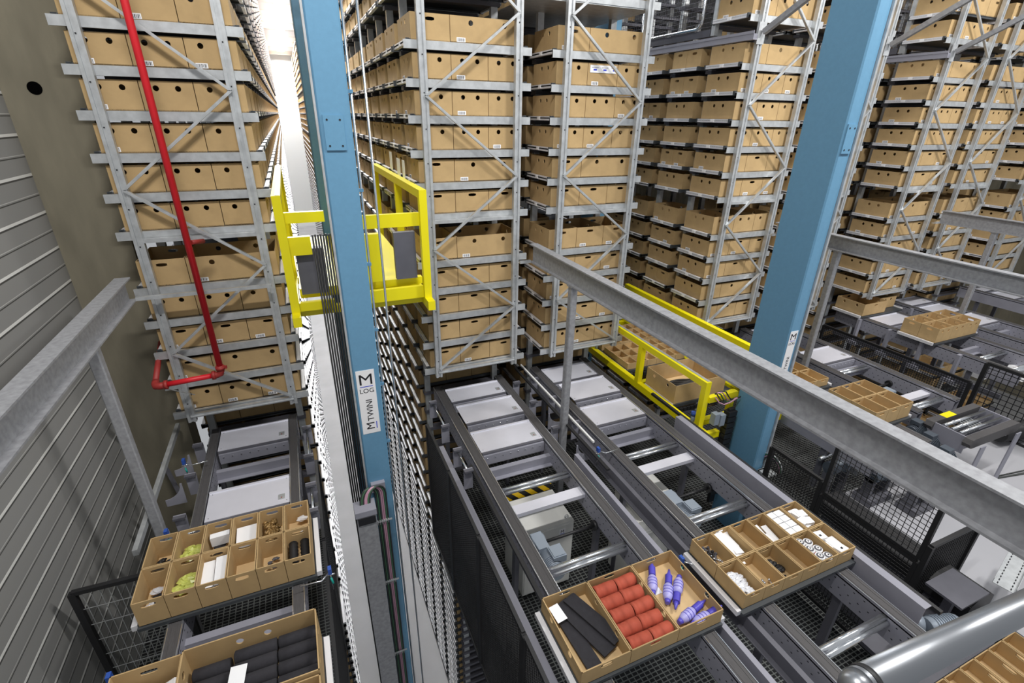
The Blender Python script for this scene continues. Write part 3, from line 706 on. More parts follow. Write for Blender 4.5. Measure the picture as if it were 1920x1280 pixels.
# --- tray A: black sheets, orange tubes, violet netted parts
tray_flat('pale rimmed tray under the boxes of tubes and black sheets', 1.10, 2.20, -3.53, -2.97)
for (a, b), nm in zip(((1.115, 1.462), (1.466, 1.826), (1.830, 2.19)), ('holding black foam sheets', 'holding orange tubes', 'holding violet netted shock absorbers')):
    load_box('open cardboard box %s' % nm, a, b, -3.515, -2.985, ZT, .12, 's', 'r2w', 'boxes on the centre conveyor tray')
bs = [((1.23, -3.27), .10, .42, .06, .018), ((1.31, -3.22), .11, .44, .30, .032), ((1.385, -3.20), .10, .42, .36, .05)]
for i, (c, wx, wy, rz, dz) in enumerate(bs):
    mb = rbox(MB(), (c[0], c[1], ZT+.01+dz), wx, wy, .012, rz)
    solo('foam_sheet', mb, 'black_soft', 'black foam sheet in the front box, %s of three' % ['left', 'middle', 'right'][i], 'foam sheet', group='black foam sheets')
solo('paper_label', MB().quad((1.15, -3.16, ZT+.075), (1.225, -3.15, ZT+.075), (1.21, -3.03, ZT+.08), (1.14, -3.04, ZT+.08)), 'paper', 'white label sheet lying on black foam sheets', 'label')
for i in range(5):
    for j in range(2):
        x = 1.555+.165*j+(.0 if i % 2 else .012); y = -3.055-.1*i; z = ZT+.063
        t = thing('plastic_tube', (x, y, z-.05), 'orange plastic tube, %s row from the back, %s' % (ORD[i] if i else 'first', ['left', 'right'][j]), 'tube', 'orange plastic tubes')
        rz = .06*math.sin(3*i+j)
        d = Vector((math.cos(rz), math.sin(rz), 0)); c = Vector((x, y, z))
        mb = MB(); n = 20; a = d.cross(Vector((0, 0, 1))).normalized(); u_ = Vector((0, 0, 1))
        ring = lambda s_, rad: [tuple(c+d*s_+(a*math.cos(2*math.pi*k/n)+u_*math.sin(2*math.pi*k/n))*rad) for k in range(n)]
        prof = [(-.079, .040), (-.079, .047), (-.05, .0475), (-.049, .046), (.0, .046), (.001, .0475), (.079, .047), (.079, .040), (-.079, .040)]
        vs = []; fs = []
        for s_, rad in prof: vs += ring(s_, rad)
        for q in range(len(prof)-1):
            for k in range(n): fs.append((q*n+k, q*n+(k+1) % n, (q+1)*n+(k+1) % n, (q+1)*n+k))
        mb.add(vs, fs, 0, True); part('sleeve', mb, 'terracotta', t)
def absorber(label, c, rz, flip=False):
    t = thing('shock_absorber', (c[0], c[1], c[2]-.03), label, 'car part', 'violet netted shock absorbers')
    d = Vector((math.cos(rz), math.sin(rz), 0)); c = Vector(c)
    if flip: d = -d
    P = lambda s_: c+d*s_
    part('body', MB().path([P(-.10), P(-.085), P(-.06), P(.01), P(.035)], [.018, .027, .034, .034, .02], 16), 'violet_net', t)
    part('boot', MB().path([P(.035+.006*k) for k in range(13)], [.02 if k % 2 else .026 for k in range(13)], 14), 'violet', t)
    part('end_stud', MB().path([P(.105), P(.13), P(.165)], [.018, .013, .006], 10), 'violet', t); part('end_cap', MB().path([P(-.125), P(-.10)], [.016, .022], 12), 'violet', t)
    rg = MB()
    for s_ in (-.055, -.03, -.005): rg.path([P(s_-.002), P(s_+.002)], .0355, 16)
    part('net_rings', rg, 'violet', t)
for i, (x, y, rz, fl) in enumerate(((1.945, -3.10, .95, 0), (2.005, -3.20, .85, 0), (2.06, -3.235, .78, 1), (2.02, -3.41, .22, 0), (2.09, -3.47, .12, 0))):
    absorber('violet netted shock absorber, %s in its box counting from the back' % ['first', 'second', 'third', 'fourth', 'fifth'][i], (x, y, ZT+.045), rz, fl)
solo('paper_label', MB().quad((1.87, -3.19, ZT+.007), (1.97, -3.19, ZT+.007), (1.97, -3.10, ZT+.007), (1.87, -3.10, ZT+.007)), 'paper', 'white sheet under the rearmost violet shock absorber', 'label')

# --- twelve-box trays
def twelve(x0, x1, y0, y1, ht, group, names):
    dx = (x1-x0)/6; ym = (y0+y1)/2; out = []
    for rrow in range(2):
        for k in range(6):
            a, b = (ym+.002, y1) if rrow == 0 else (y0, ym-.002)
            load_box(names[rrow][k], x0+dx*k+.002, x0+dx*(k+1)-.002, a, b, ZT, ht, 's', '', group)
            out.append((x0+dx*(k+.5), (a+b)/2, dx, b-a))
    return out
tray_flat('pale rimmed tray under twelve boxes on the second conveyor', 2.38, 3.53, -3.53, -2.95)
NB = [['cardboard box of small metal bolts, back row leftmost', 'cardboard box of white paper bags, back row second', 'empty looking cardboard box, back row third', 'cardboard box with folded white papers, back row fourth', 'cardboard box packed with white cartons, back row fifth', 'cardboard box of white leaflets, back row rightmost'],
      ['cardboard box of clear plastic bags, front row leftmost', 'cardboard box with small chrome fittings, front row second', 'cardboard box of black rubber parts, front row third', 'nearly empty cardboard box with one tag, front row fourth', 'cardboard box of white rollers, front row fifth', 'cardboard box with white cartons, front row rightmost']]
cB = twelve(2.40, 3.51, -3.50, -2.97, .13, 'boxes on the second conveyor tray', NB)
def scatter(label, name, cat, cell, m, n, kind, sd, group=None, size=.03, h0=0, mats=None):
    rr = random.Random(sd); x, y, dx, dy = cell
    for i in range(n):
        px_ = x+rr.uniform(-.5, .5)*(dx-.06-size); py_ = y+rr.uniform(-.5, .5)*(dy-.06-size); pz = ZT+.02+h0+rr.uniform(0, .03); mb = MB()
        if kind == 'lump': lump(mb, (px_, py_, pz), size, size*.7, size*.45, rr.random(), amp=.35)
        elif kind == 'rod':
            a = rr.uniform(-.8, .8)+1.57; d = Vector((math.cos(a), math.sin(a), rr.uniform(-.2, .3)))*size
            mb.path([Vector((px_, py_, pz))-d, Vector((px_, py_, pz))+d], size*.16, 8).path([Vector((px_, py_, pz))+d*.6, Vector((px_, py_, pz))+d*.95], size*.3, 8)
        elif kind == 'box': rbox(mb, (px_, py_, pz), size*1.6, size*1.3, size*.6, rr.uniform(-.25, .25))
        elif kind == 'sheet': rbox(mb, (px_, py_, pz), size*1.2, size*3.2, .006, rr.uniform(-.35, .35), tilt=rr.uniform(-.1, .3))
        solo(name, mb, m if not mats else mats[i % len(mats)], label, cat, group=group or ('%ss together in one box' % name.replace('_', ' ')))
scatter('small chrome and black bolt lying in the leftmost back box', 'bolt', 'bolt', cB[0], 'chrome', 30, 'rod', 1, mats=['chrome', 'black', 'steel_dark'], size=.036)
scatter('crinkled white paper bag in the second back box', 'paper_bag', 'bag', cB[1], 'paper', 10, 'sheet', 2, size=.055, h0=.035)
scatter('folded white paper lying in the fourth back box', 'folded_paper', 'paper', cB[3], 'paper', 5, 'sheet', 3, size=.045, h0=.01)
for i in range(2):
    for j in range(4):
        c = cB[4]; solo('small_carton', rbox(MB(), (c[0]-.04+.08*i, c[1]-.09+.06*j, ZT+.07), .074, .054, .09, .02*(j-1)), 'paper', 'small white carton in fifth back box, %s column, %s' % (['left', 'right'][i], ['front', 'second', 'third', 'rear'][j]), 'carton', group='white cartons in the fifth back box')
scatter('white leaflet bundle in the rightmost back box', 'leaflet_bundle', 'leaflet', cB[5], 'paper', 8, 'box', 5, size=.05, h0=.05)
scatter('clear plastic bag with small parts in the leftmost front box', 'plastic_bag', 'bag', cB[6], 'plastic_clear', 18, 'lump', 6, size=.036, h0=.02)
scatter('small chrome fitting in the second front box', 'pipe_fitting', 'fitting', cB[7], 'chrome', 5, 'rod', 7, size=.035)
scatter('black rubber part in the third front box', 'rubber_part', 'rubber part', cB[8], 'black', 18, 'lump', 8, size=.034)
c = cB[9]; solo('price_tag', rbox(MB(), (c[0]-.02, c[1]+.05, ZT+.02), .04, .06, .008, .4), 'ink', 'dark tag in the nearly empty fourth front box', 'tag')
c = cB[10]
for i in range(6):
    x, y = c[0]-.035+.06*(i % 2)+.012*(i//2), c[1]+.085-.075*(i//2)-.02*(i % 2)
    t = thing('guide_roller', (x, y, ZT+.01), 'white roller with grey rings in the fifth front box, %s from back' % ORD[i].replace('top', 'first'), 'roller', 'white rollers in one box')
    part('tread', MB().path([(x, y, ZT+.06), (x, y, ZT+.075), (x, y, ZT+.09)], [.03, .036, .034], 20), 'white', t)
    part('ring', MB().path([(x, y, ZT+.09), (x, y, ZT+.093)], .026, 18), 'steel_dark', t); part('hub', MB().path([(x, y, ZT+.092), (x, y, ZT+.097)], .016, 14), 'white', t); part('bore', MB().path([(x, y, ZT+.096), (x, y, ZT+.0985)], .006, 10), 'ink', t)
solo('orange_part', lump(MB(), (c[0]+.02, c[1]-.02, ZT+.05), .03, .03, .025, 4, amp=.1), 'orange', 'orange plastic part among the white rollers', 'part')
for i, (dx, dy, dz) in enumerate(((-.03, .07, .07), (.03, .0, .05), (-.03, -.02, .045), (.02, -.075, .06))):
    c = cB[11]; t = thing('small_carton', (c[0]+dx, c[1]+dy, ZT+dz-.03), 'white carton in the rightmost front box, %s from back' % ['first', 'second', 'third', 'fourth'][i], 'carton', 'white cartons in the rightmost front box')
    part('body', rbox(MB(), (c[0]+dx, c[1]+dy, ZT+dz), .09, .075, .07, .1*(i-1)), 'paper', t)
    if i in (0, 3): part('printed_mark', rbox(MB(), (c[0]+dx, c[1]+dy-.005, ZT+dz+.0355), .02, .016, .001, .1*(i-1)), 'ink', t)

# --- left moving tray (twelve boxes)
tray_flat('pale rimmed tray under twelve tall boxes on the left conveyor', -1.37, -.27, -2.11, -1.50)
ND = [['tall cardboard box with dark items, back row leftmost at left', 'tall cardboard box of lime bags, back row second at left', 'tall cardboard box of dark bags and white card, back row third at left', 'tall cardboard box of white papers, back row fourth at left', 'tall cardboard box full of brass pins, back row fifth at left', 'tall cardboard box with white bag, back row rightmost at left'],
      ['tall cardboard box with pale items, front row leftmost at left', 'tall cardboard box of lime bags, front row second at left', 'tall cardboard box packed with white sheets, front row third at left', 'empty tall cardboard box, front row fourth at left', 'tall cardboard box with grey nuts, front row fifth at left', 'tall cardboard box with black bellows, front row rightmost at left']]
cD = twelve(-1.36, -.28, -2.095, -1.505, .20, 'tall boxes on the left conveyor tray', ND)
scatter('dark small part at the bottom of the leftmost back tall box', 'spare_part', 'part', cD[0], 'black', 4, 'lump', 11, size=.03)
scatter('lime plastic bag in the second back tall box', 'plastic_bag', 'bag', cD[1], 'lime', 3, 'lump', 12, size=.06, h0=.06)
scatter('dark bag in the third back tall box', 'dark_bag', 'bag', cD[2], 'black_soft', 4, 'lump', 13, size=.045, h0=.02)
solo('white_card', rbox(MB(), (cD[2][0], cD[2][1]+.05, ZT+.12), .13, .05, .08, .05), 'paper', 'white card standing in the third back tall box', 'card')
solo('paper_stack', rbox(MB(), (cD[3][0], cD[3][1]-.0, ZT+.08), .14, .2, .1, .03), 'paper', 'stack of white papers in the fourth back tall box', 'paper')
scatter('brass coloured pin in the fifth back tall box', 'brass_pin', 'pin', cD[4], 'brass', 34, 'rod', 14, size=.055, h0=.07)
scatter('white bag in the rightmost back tall box', 'white_bag', 'bag', cD[5], 'paper', 3, 'lump', 15, size=.04, h0=.04)
scatter('pale wrapped item in the leftmost front tall box', 'wrapped_part', 'part', cD[6], 'plastic_clear', 5, 'lump', 16, size=.038, mats=['plastic_clear', 'black_soft'])
scatter('lime plastic bag in the second front tall box', 'plastic_bag', 'bag', cD[7], 'lime', 4, 'lump', 17, size=.06, h0=.05)
for i in range(2): solo('paper_stack', rbox(MB(), (cD[8][0]-.045+.085*i, cD[8][1], ZT+.075+.02*i), .075, .24, .12, .02), 'paper', 'stack of white printed sheets in third front tall box, %s' % ['left', 'right'][i], 'paper', group='white sheet stacks')
scatter('grey metal nut in the fifth front tall box', 'metal_nut', 'nut', cD[10], 'steel_dark', 10, 'lump', 18, size=.018)
for i in range(2):
    x, y = cD[11][0]-.04+.08*i, cD[11][1]
    solo('rubber_bellows', MB().path([(x, y-.10+.018*k, ZT+.10) for k in range(12)], [.034 if k % 2 else .027 for k in range(12)], 12), 'black', '%s black rubber bellows in the rightmost front tall box' % ['left', 'right'][i], 'bellows', group='black rubber bellows')

# --- foreground tray at lower left
tray_flat('pale rimmed tray under large open boxes at bottom left edge', -1.33, -.26, -3.30, -2.61)
load_box('large open cardboard box of crumpled white paper, bottom left corner', -1.325, -.985, -3.28, -2.615, ZT, .25, 's', 'r2w', 'large boxes at the bottom edge')
load_box('large open cardboard box of black fabric rolls, bottom left', -.980, -.27, -3.02, -2.615, ZT, .27, 'r2', 'r2w', 'large boxes at the bottom edge')
load_box('open cardboard box in front of black fabric rolls, bottom edge', -.66, -.27, -3.29, -3.03, ZT, .25, 'r1', '', 'large boxes at the bottom edge')
mb = MB()
for k in range(22):
    rr = random.Random(k); lump(mb, (-1.155+rr.uniform(-.11, .11), -2.92+rr.uniform(-.24, .22), ZT+.13+rr.uniform(-.02, .05)), .07, .06, .04, k, amp=.5)
solo('crumpled_paper', mb, 'paper', 'crumpled white packing paper filling the bottom left box', 'paper', kind='stuff')
for i in range(4):
    for j in range(3):
        x0, x1 = ((-.95, -.75), (-.73, -.50), (-.495, -.285))[j]; y = -2.69-.085*i; z = ZT+.14+(.02 if j else -.02)
        solo('fabric_roll', MB().path([(x0, y, z), (x0+.006, y, z), (x1-.006, y, z), (x1, y, z)], [.03, .04, .04, .03], 14), 'black_soft', 'black fabric roll, %s row from back, %s' % (['first', 'second', 'third', 'fourth'][i], ['left', 'middle', 'right'][j]), 'fabric roll', group='black fabric rolls')
solo('paper_label', rbox(MB(), (-.70, -2.86, ZT+.21), .085, .16, .002, -.1), 'paper', 'white printed label lying on the black fabric rolls', 'label')
# ---------------------------------------------------------------- right hand side conveyors
cT = conveyor('belt conveyor below the third rack, left of the far blue mast foot', 4.98, 5.90, .35, -2.75, [(-.10, .22, 0)], beams=(-1.3,), rods=(-1.6,), rollers=(-2.5,), dots=False)
cP = conveyor('belt conveyor below the fourth rack, ending in a turning unit', 6.37, 7.21, .35, -2.34, [(-.10, .25, 0), (-1.03, -.645, 0)], beams=(-1.16,), rods=(-1.24,), flats=(-2.02,), rollers=(-2.19,))
gearmotor(cP, 6.68, -1.72, -3.25, 7.1)
cU = conveyor('belt conveyor below the fifth rack, carrying the open box and six boxes', 8.74, 9.70, .40, -2.25, [(.0, .30, 0), (-.45, -.10, 0)], beams=(-1.4,), rods=(-1.7,), rollers=(-2.1,))
cV = conveyor('belt conveyor below the sixth rack at upper right', 10.16, 11.0, .40, -2.25, [(.04, .36, 0), (-.45, -.08, 0), (-1.0, -.6, 0)], beams=(-1.2,), rods=(-1.6,), rollers=(-2.1,))
cW = conveyor('belt conveyor below the seventh rack at right edge', 12.5, 13.4, .40, -2.25, [(.04, .36, 0), (-.45, -.08, 0)], beams=(-1.2,), rods=(-1.6,), dots=False)
for root, xs, n_ in ((cU, 8.66, 4), (cV, 10.08, 3)):
    part('lower_frame', MB().box(xs-.02, xs+.02, -2.2, .3, -3.52, -3.44), 'steel_dark', root)
    for k in range(n_): part('frame_bracket', MB().box(xs-.03, xs+.04, -.1-.5*k, -.06-.5*k, -3.5, -3.1).box(xs-.05, xs+.04, -.16-.5*k, -.0-.5*k, -3.56, -3.5), 'steel_grey', root)
def white_cover(label, x, y):
    mb = MB().prism([(x-.14, -3.42), (x+.14, -3.42), (x+.10, -3.30), (x-.08, -3.26)], 1, y-.12, y+.12)
    solo('motor_cover', mb, 'white', label, 'cover', group='white motor covers')
white_cover('white sloped motor cover below the rear right conveyor, left one', 9.0, -1.75)
white_cover('white sloped motor cover below the rear right conveyor, right one', 9.5, -2.0)
t = thing('belt_turning_unit', (6.8, -2.68, -3.85), 'low belt turning unit with rollers at the end of the right conveyor', 'conveyor')
for y in (-2.50, -2.88):
    part('cross_belt', MB().prism([(6.30, ZB-.06), (6.33, ZB-.01), (6.37, ZB), (7.22, ZB), (7.26, ZB-.01), (7.29, ZB-.06), (7.26, ZB-.11), (7.22, ZB-.12), (6.37, ZB-.12), (6.33, ZB-.11)], 1, y-.04, y+.04), 'belt', t)
    part('belt_frame', MB().box(6.34, 7.25, y+.042, y+.05, ZB-.2, ZB-.012), 'steel_grey', t)
for x in (6.35, 7.24): part('side_plate', MB().box(x-.008, x+.008, -2.86, -2.52, ZB-.22, ZB-.01), 'steel_grey', t)
for k in range(3): part('transfer_roller', MB().tube((6.40, -2.60-.08*k, ZB-.03), (7.2, -2.60-.08*k, ZB-.03), .02, 12), 'chrome', t)
part('roller_bed', MB().box(6.4, 7.2, -2.82, -2.56, ZB-.17, ZB-.15), 'steel_dark', t)
for k in range(5): part('cleat', MB().box(6.7+.05*k, 6.715+.05*k, -2.72, -2.6, ZB-.15, ZB-.05), 'galvanized', t)
for x, y in ((6.4, -2.98), (7.1, -2.98), (7.22, -2.45)): part('leg', MB().box(x, x+.10, y, y+.012, -3.85, ZB-.08).box(x-.0, x+.10, y, y+.1, -3.85, -3.84), 'steel_grey', t)
part('warning_label', MB().box(6.55, 6.75, -2.541, -2.46, ZB+.0005, ZB+.001), 'yellow', t)
for i, (x, y) in enumerate(((6.15, -2.62), (6.3, -2.40), (6.02, -2.85))):
    g_ = thing('gear_motor', (x, y, -3.4), 'dark grey finned gear motor near the turning unit, %s' % ['middle one', 'rear one', 'front one'][i], 'motor', 'gear motors by the turning unit')
    mb = MB().path([(x-.12, y-.02, -3.28), (x+.12, y+.02, -3.28)], .07, 14)
    for k in range(7): mb.path([(x-.10+.025*k, y-.02, -3.28), (x-.092+.025*k, y-.02, -3.28)], .08, 14)
    part('finned_body', mb, 'motor_dark', g_); part('terminal_box', MB().box(x-.05, x+.05, y-.05, y+.05, -3.22, -3.16), 'motor_dark', g_); part('foot', MB().box(x-.1, x+.1, y-.06, y+.06, -3.40, -3.345), 'steel_dark', g_)
    part('support', MB().box(x-.02, x+.02, y-.02, y+.02, -3.85, -3.40), 'steel_dark', g_)
for i in range(3):
    solo('floor_cable', MB().path([(7.2+.9*k, -2.95-.10*k-.05*i*k-.03*math.sin(k*1.3+i), -3.84) for k in range(5)], .008, 6), 'cable', 'grey cable lying on the pale deck, %s of three' % ['left', 'middle', 'right'][i], 'cable', group='cables on the pale deck')
solo('round_duct', MB().path([(8.0, -2.55, -3.68), (9.8, -2.9, -3.68)], .12, 18), 'black', 'fat dark round tube lying at the right edge of the pale deck', 'tube')

# loads there
def grid(x0, x1, y0, y1, nx, ny, z, ht, lab, group, fx='', fy=''):
    dx = (x1-x0)/nx; dy = (y1-y0)/ny
    for j in range(ny):
        for i in range(nx):
            col = ['leftmost', 'second', 'third', 'fourth', 'fifth', 'rightmost'][i if i < nx-1 else 5] if nx > 2 else ['left', 'right'][i]
            row = 'single row' if ny == 1 else ['front row', 'back row'][j] if ny == 2 else ['front row', 'middle row', 'back row'][j]
            load_box('%s, %s, %s' % (lab, row, col), x0+dx*i+.002, x0+dx*(i+1)-.002, y0+dy*j+.002, y0+dy*(j+1)-.002, z, ht, fx, fy, group)
tray_flat('tray under six boxes moving on the conveyor behind the long beam', 4.98, 6.10, -2.41, -1.80)
grid(5.44, 6.08, -2.385, -1.82, 3, 2, ZT, .19, 'open box on moving tray behind long beam', 'boxes on the moving right tray', 's')
tray_flat('tray of shallow boxes partly hidden by the far blue mast foot', 4.85, 5.92, -1.56, -.96)
grid(4.88, 5.88, -1.53, -.98, 5, 2, ZT, .10, 'shallow box right of far mast foot', 'shallow boxes beside the far mast', 's')
tray_flat('tray under the open box below the fifth rack corner', 8.68, 9.78, -.09, .46)
load_box('wide open cardboard box below the fifth rack corner, on conveyor end', 8.70, 9.30, -.07, .43, ZT, .21, 's', 'r2w', 'boxes on the rear right conveyor')
load_box('second open cardboard box below the fifth rack, right of wide one', 9.31, 9.76, .06, .43, ZT, .21, 'r2', 's', 'boxes on the rear right conveyor')
tray_flat('tray under six open boxes at upper right conveyor', 8.62, 9.74, -1.26, -.71)
grid(8.64, 9.72, -1.24, -.73, 3, 2, ZT, .23, 'open box on upper right conveyor tray', 'six boxes on the upper right tray', 'r2', 's')

# ---------------------------------------------------------------- load and fittings on the right carriage
t = thing('shuttle_table', (4.4, -.72, -3.33), 'dark chain shuttle table under the single box in the right carriage', 'shuttle', 'shuttle tables in the carriage')
part('table_top', MB().box(3.90, 4.86, -1.02, -.42, -3.24, -3.20), 'tray_dark', t); part('rim', MB().box(3.885, 3.90, -1.0, -.44, -3.24, -3.195), 'tray_lip', t)
ch = MB()
for k in range(16): ch.box(3.92+.055*k, 3.965+.055*k, -1.06, -1.03, -3.30, -3.25)
part('drag_chain', ch, 'black', t, kind='stuff'); part('fork', MB().box(3.95, 4.8, -.95, -.5, -3.30, -3.26), 'steel_dark', t)
load_box('open brown box with black hoses standing in the yellow carriage', 3.90, 4.70, -1.0, -.44, -3.198, .25, 's', 'r2w', 'boxes in the yellow carriage')
for i in range(4):
    pts = [(4.0+.55*q/10, -.62-.05*i-.02*math.sin(q*.6+i), -3.15+.018*i+.03*math.sin(q*.5+i)) for q in range(11)]
    solo('hose', MB().path(pts, .016, 8), 'black', 'black hose lying in the box in the yellow carriage', 'hose', group='black hoses in the carriage box')
t = thing('shuttle_table', (4.4, .30, -3.33), 'dark chain shuttle table under small compartments at the rear of right carriage', 'shuttle', 'shuttle tables in the carriage')
part('table_top', MB().box(3.88, 4.9, -.06, 1.24, -3.24, -3.20), 'tray_dark', t); part('rim', MB().box(3.865, 3.88, -.04, 1.22, -3.24, -3.195), 'tray_lip', t)
ch = MB()
for k in range(16): ch.box(3.92+.055*k, 3.965+.055*k, -.10, -.07, -3.30, -3.25)
part('drag_chain', ch, 'black', t, kind='stuff')
for j, (a, b) in enumerate(((-.03, .57), (.63, 1.20))):
    for q in range(3):
        for i in range(6):
            dx = 1.0/6; dy = (b-a)/3
            load_box('tiny open box on %s compartment tray, %s row, %s from left' % (['front', 'rear'][j], ['front', 'middle', 'back'][q], ['first', 'second', 'third', 'fourth', 'fifth', 'sixth'][i]),
                     3.90+dx*i+.002, 3.90+dx*(i+1)-.002, a+dy*q+.002, a+dy*(q+1)-.002, -3.198, .09, '', '', 'tiny compartment boxes in the yellow carriage')
ec = MB()
for k in range(16): ec.box(4.10, 4.22, -1.66, -1.58, -2.98-.075*k-.06, -2.98-.075*k)
part('energy_chain', ec, 'black', k2, kind='stuff')
part('energy_chain_back', MB().box(4.12, 4.2, -1.64, -1.60, -4.3, -2.95), 'black', k2)
part('chain_arm', MB().box(3.87, 4.28, -1.56, -1.50, -2.86, -2.79), 'yellow', k2)
part('rear_arm', MB().box(4.22, 4.27, -1.54, -1.48, -3.6, -2.8), 'yellow', k2)
part('foot_beam', MB().box(3.86, 4.08, -1.60, -1.54, -3.33, -3.25), 'yellow', k2)
for i, (x, z) in enumerate(((3.93, -3.02), (4.02, -3.05))): part('valve_box', MB().box(x-.035, x+.035, -1.66, -1.59, z-.08, z+.06), 'motor', k2)
for i in range(5):
    part('loose_cable', MB().path([(3.88+.07*q+.01*i, -1.60-.02*math.sin(q+i), -2.72-.02*i+.06*math.sin(q*1.1+i*.7)-.02*q) for q in range(6)], .008, 6), ['cable', 'cable_pink', 'cable_green'][i % 3], k2)
for x, y in ((3.84, -1.40), (3.86, .72)):
    part('beacon', MB().tube((x, y, -3.22), (x, y, -3.10), .022, 12).tube((x, y, -3.10), (x, y, -3.06), .03, 12, 1), ['motor', 'sensor_blue'], k2)
for i in range(2):
    x = 4.05+.28*i
    part('drive_motor', MB().path([(x, 1.45, -2.95), (x, 1.45, -2.78)], .06, 14).box(x-.05, x+.05, 1.36, 1.54, -3.03, -2.95), 'motor_dark', k2)
# foot of the far mast: cable reel arm
t = thing('cable_guide', (4.46, -2.08, -3.5), 'bundle of looped cables on a grey bracket at the far mast foot', 'cable guide')
part('bracket', MB().box(4.36, 4.5, -2.12, -1.98, -3.62, -3.60).box(4.36, 4.5, -2.0, -1.985, -4.5, -3.60), 'galvanized', t)
for i in range(4):
    rr_ = .10+.016*i
    part('cable_loop', MB().path([(4.44, -2.06+rr_*math.cos(a), -3.52+rr_*math.sin(a)) for a in [math.pi*q/8-.3 for q in range(10)]], .007, 6), ['cable', 'cable_pink', 'cable_green', 'galvanized'][i], t)

# ---------------------------------------------------------------- cable duct at the near mast
t = thing('cable_riser', (.16, -1.28, -H), 'grey cable riser duct with looping cables in front of the near mast', 'duct')
part('duct', MB().box(.07, .245, -1.34, -1.22, -H, -3.33), 'galvanized_rough', t)
part('duct_cap', MB().box(.06, .25, -1.36, -1.20, -3.33, -3.27).box(.08, .235, -1.352, -1.345, -3.43, -3.36, 1), ['steel_grey', 'ink'], t)
part('mast_bracket', MB().box(.25, .38, -1.05, -1.0, -3.34, -3.25), 'steel_grey', t)
for i in range(7):
    x0 = .12+.014*i; x1 = .27+.016*i; cx_ = (x0+x1)/2; rx_ = (x1-x0)/2
    pts = [(x0, -1.26, -3.30)]+[(cx_-rx_*math.cos(math.pi*q/8), -1.26+.012*q, -3.28+.14*math.sin(math.pi*q/8)) for q in range(9)]+[(x1, -1.14, -3.7), (x1+.0, -1.12, -H+.05)]
    part('cable', MB().path(pts, .008, 7), ['cable', 'cable_green', 'cable', 'cable_pink', 'cable_pink', 'cable_green', 'cable'][i], t)
for z in (-3.62, -4.45, -5.6, -6.9):
    mb = MB().box(.245, .40, -1.155, -1.145, z-.015, z+.0)
    for k in range(6): mb.path([(.262+.02*k, -1.16, z-.035), (.262+.02*k, -1.16, z+.02)], .005, 5)
    part('cable_comb', mb, 'galvanized', t)

# ---------------------------------------------------------------- sway braces and maintenance hatches high on the racks
for lab, x in (('galvanized sway strut bolted to the third rack, top centre', 5.22), ('dark galvanized sway strut behind the far blue mast, top right', 7.47), ('galvanized sway strut bolted to the fifth rack, top right corner', 8.90)):
    t = thing('sway_strut', (x, -.05, .9), lab, 'strut', 'sway struts at the top')
    part('gusset_plate', MB().box(x-.06, x+.05, -.012, -.006, .80, 1.02), 'galvanized', t)
    part('strut_bar', MB().bar((x, -.04, .92), (x, -1.6, 1.72), .05, .06), 'galvanized_rough', t)
for lab, X in (('third', 5.12), ('fifth', 8.80)):
    t = thing('service_walkway', (X, 1.4, .84), 'service walkway with rounded safety hatch on the %s rack aisle side' % lab, 'walkway', 'service walkways high in the racks')
    part('edge_beam', MB().box(X-.03, X+.03, -.02, 2.74, .84, .90).box(X-.035, X-.025, -.02, 2.74, .90, .93), 'steel_grey', t)
    part('kick_plate', MB().box(X-.01, X+.01, .72, 2.74, .95, 1.03), 'steel_dark', t)
    fr_ = []
    for (cy, cz, a0) in ((.95, 1.15, 180), (2.0, 1.15, 270)):
        for q in range(5):
            a = math.radians(a0+22.5*q); fr_.append((X-.04, cy+.1*math.cos(a), cz+.1*math.sin(a)))
    fr_ = [(X-.04, .85, 2.0)]+fr_+[(X-.04, 2.1, 2.0)]
    part('hatch_tube', MB().path(fr_, .02, 10), 'chrome', t)
    wm = MB()
    for k in range(40): wm.tube((X, .72+.05*k, 1.03), (X, .72+.05*k, 2.0), .003, 4)
    for k in range(18): wm.tube((X, .72, 1.06+.05*k), (X, 2.7, 1.06+.05*k), .003, 4)
    part('wire_mesh', wm, 'steel_dark', t)
    part('guide_mast', MB().box(X-.03, X+.03, .62, .68, .95, 2.2), 'galvanized', t)
mb = MB().box(2.30, 3.72, .06, 1.6, 1.02, 1.03)
solo('platform_sheet', mb, 'galvanized', 'galvanized platform sheet above the second rack, seen from below', 'platform')

# ---------------------------------------------------------------- foreground handrail
t = thing('handrail', (.62, -4.8, -.95), 'steel handrail tube with rounded end in the foreground at lower right', 'handrail')
part('rail_tube', MB().path([(.625, -4.80, -.719), (1.114, -4.80, -.802), (1.8, -4.80, -.918)], .0235, 28), 'rail_steel', t)
part('end_ring', MB().path([(.632, -4.80, -.7202), (.642, -4.80, -.7220)], .0248, 28), 'black', t)
part('end_cap', MB().path([(.63, -4.80, -.720), (.612, -4.80, -.717), (.602, -4.80, -.7155), (.598, -4.80, -.715)], [.0228, .022, .017, .005], 24), 'rail_steel', t)
part('support_tube', MB().tube((.60, -4.84, -.76), (.56, -4.95, -1.3), .017, 16), 'rail_steel', t)

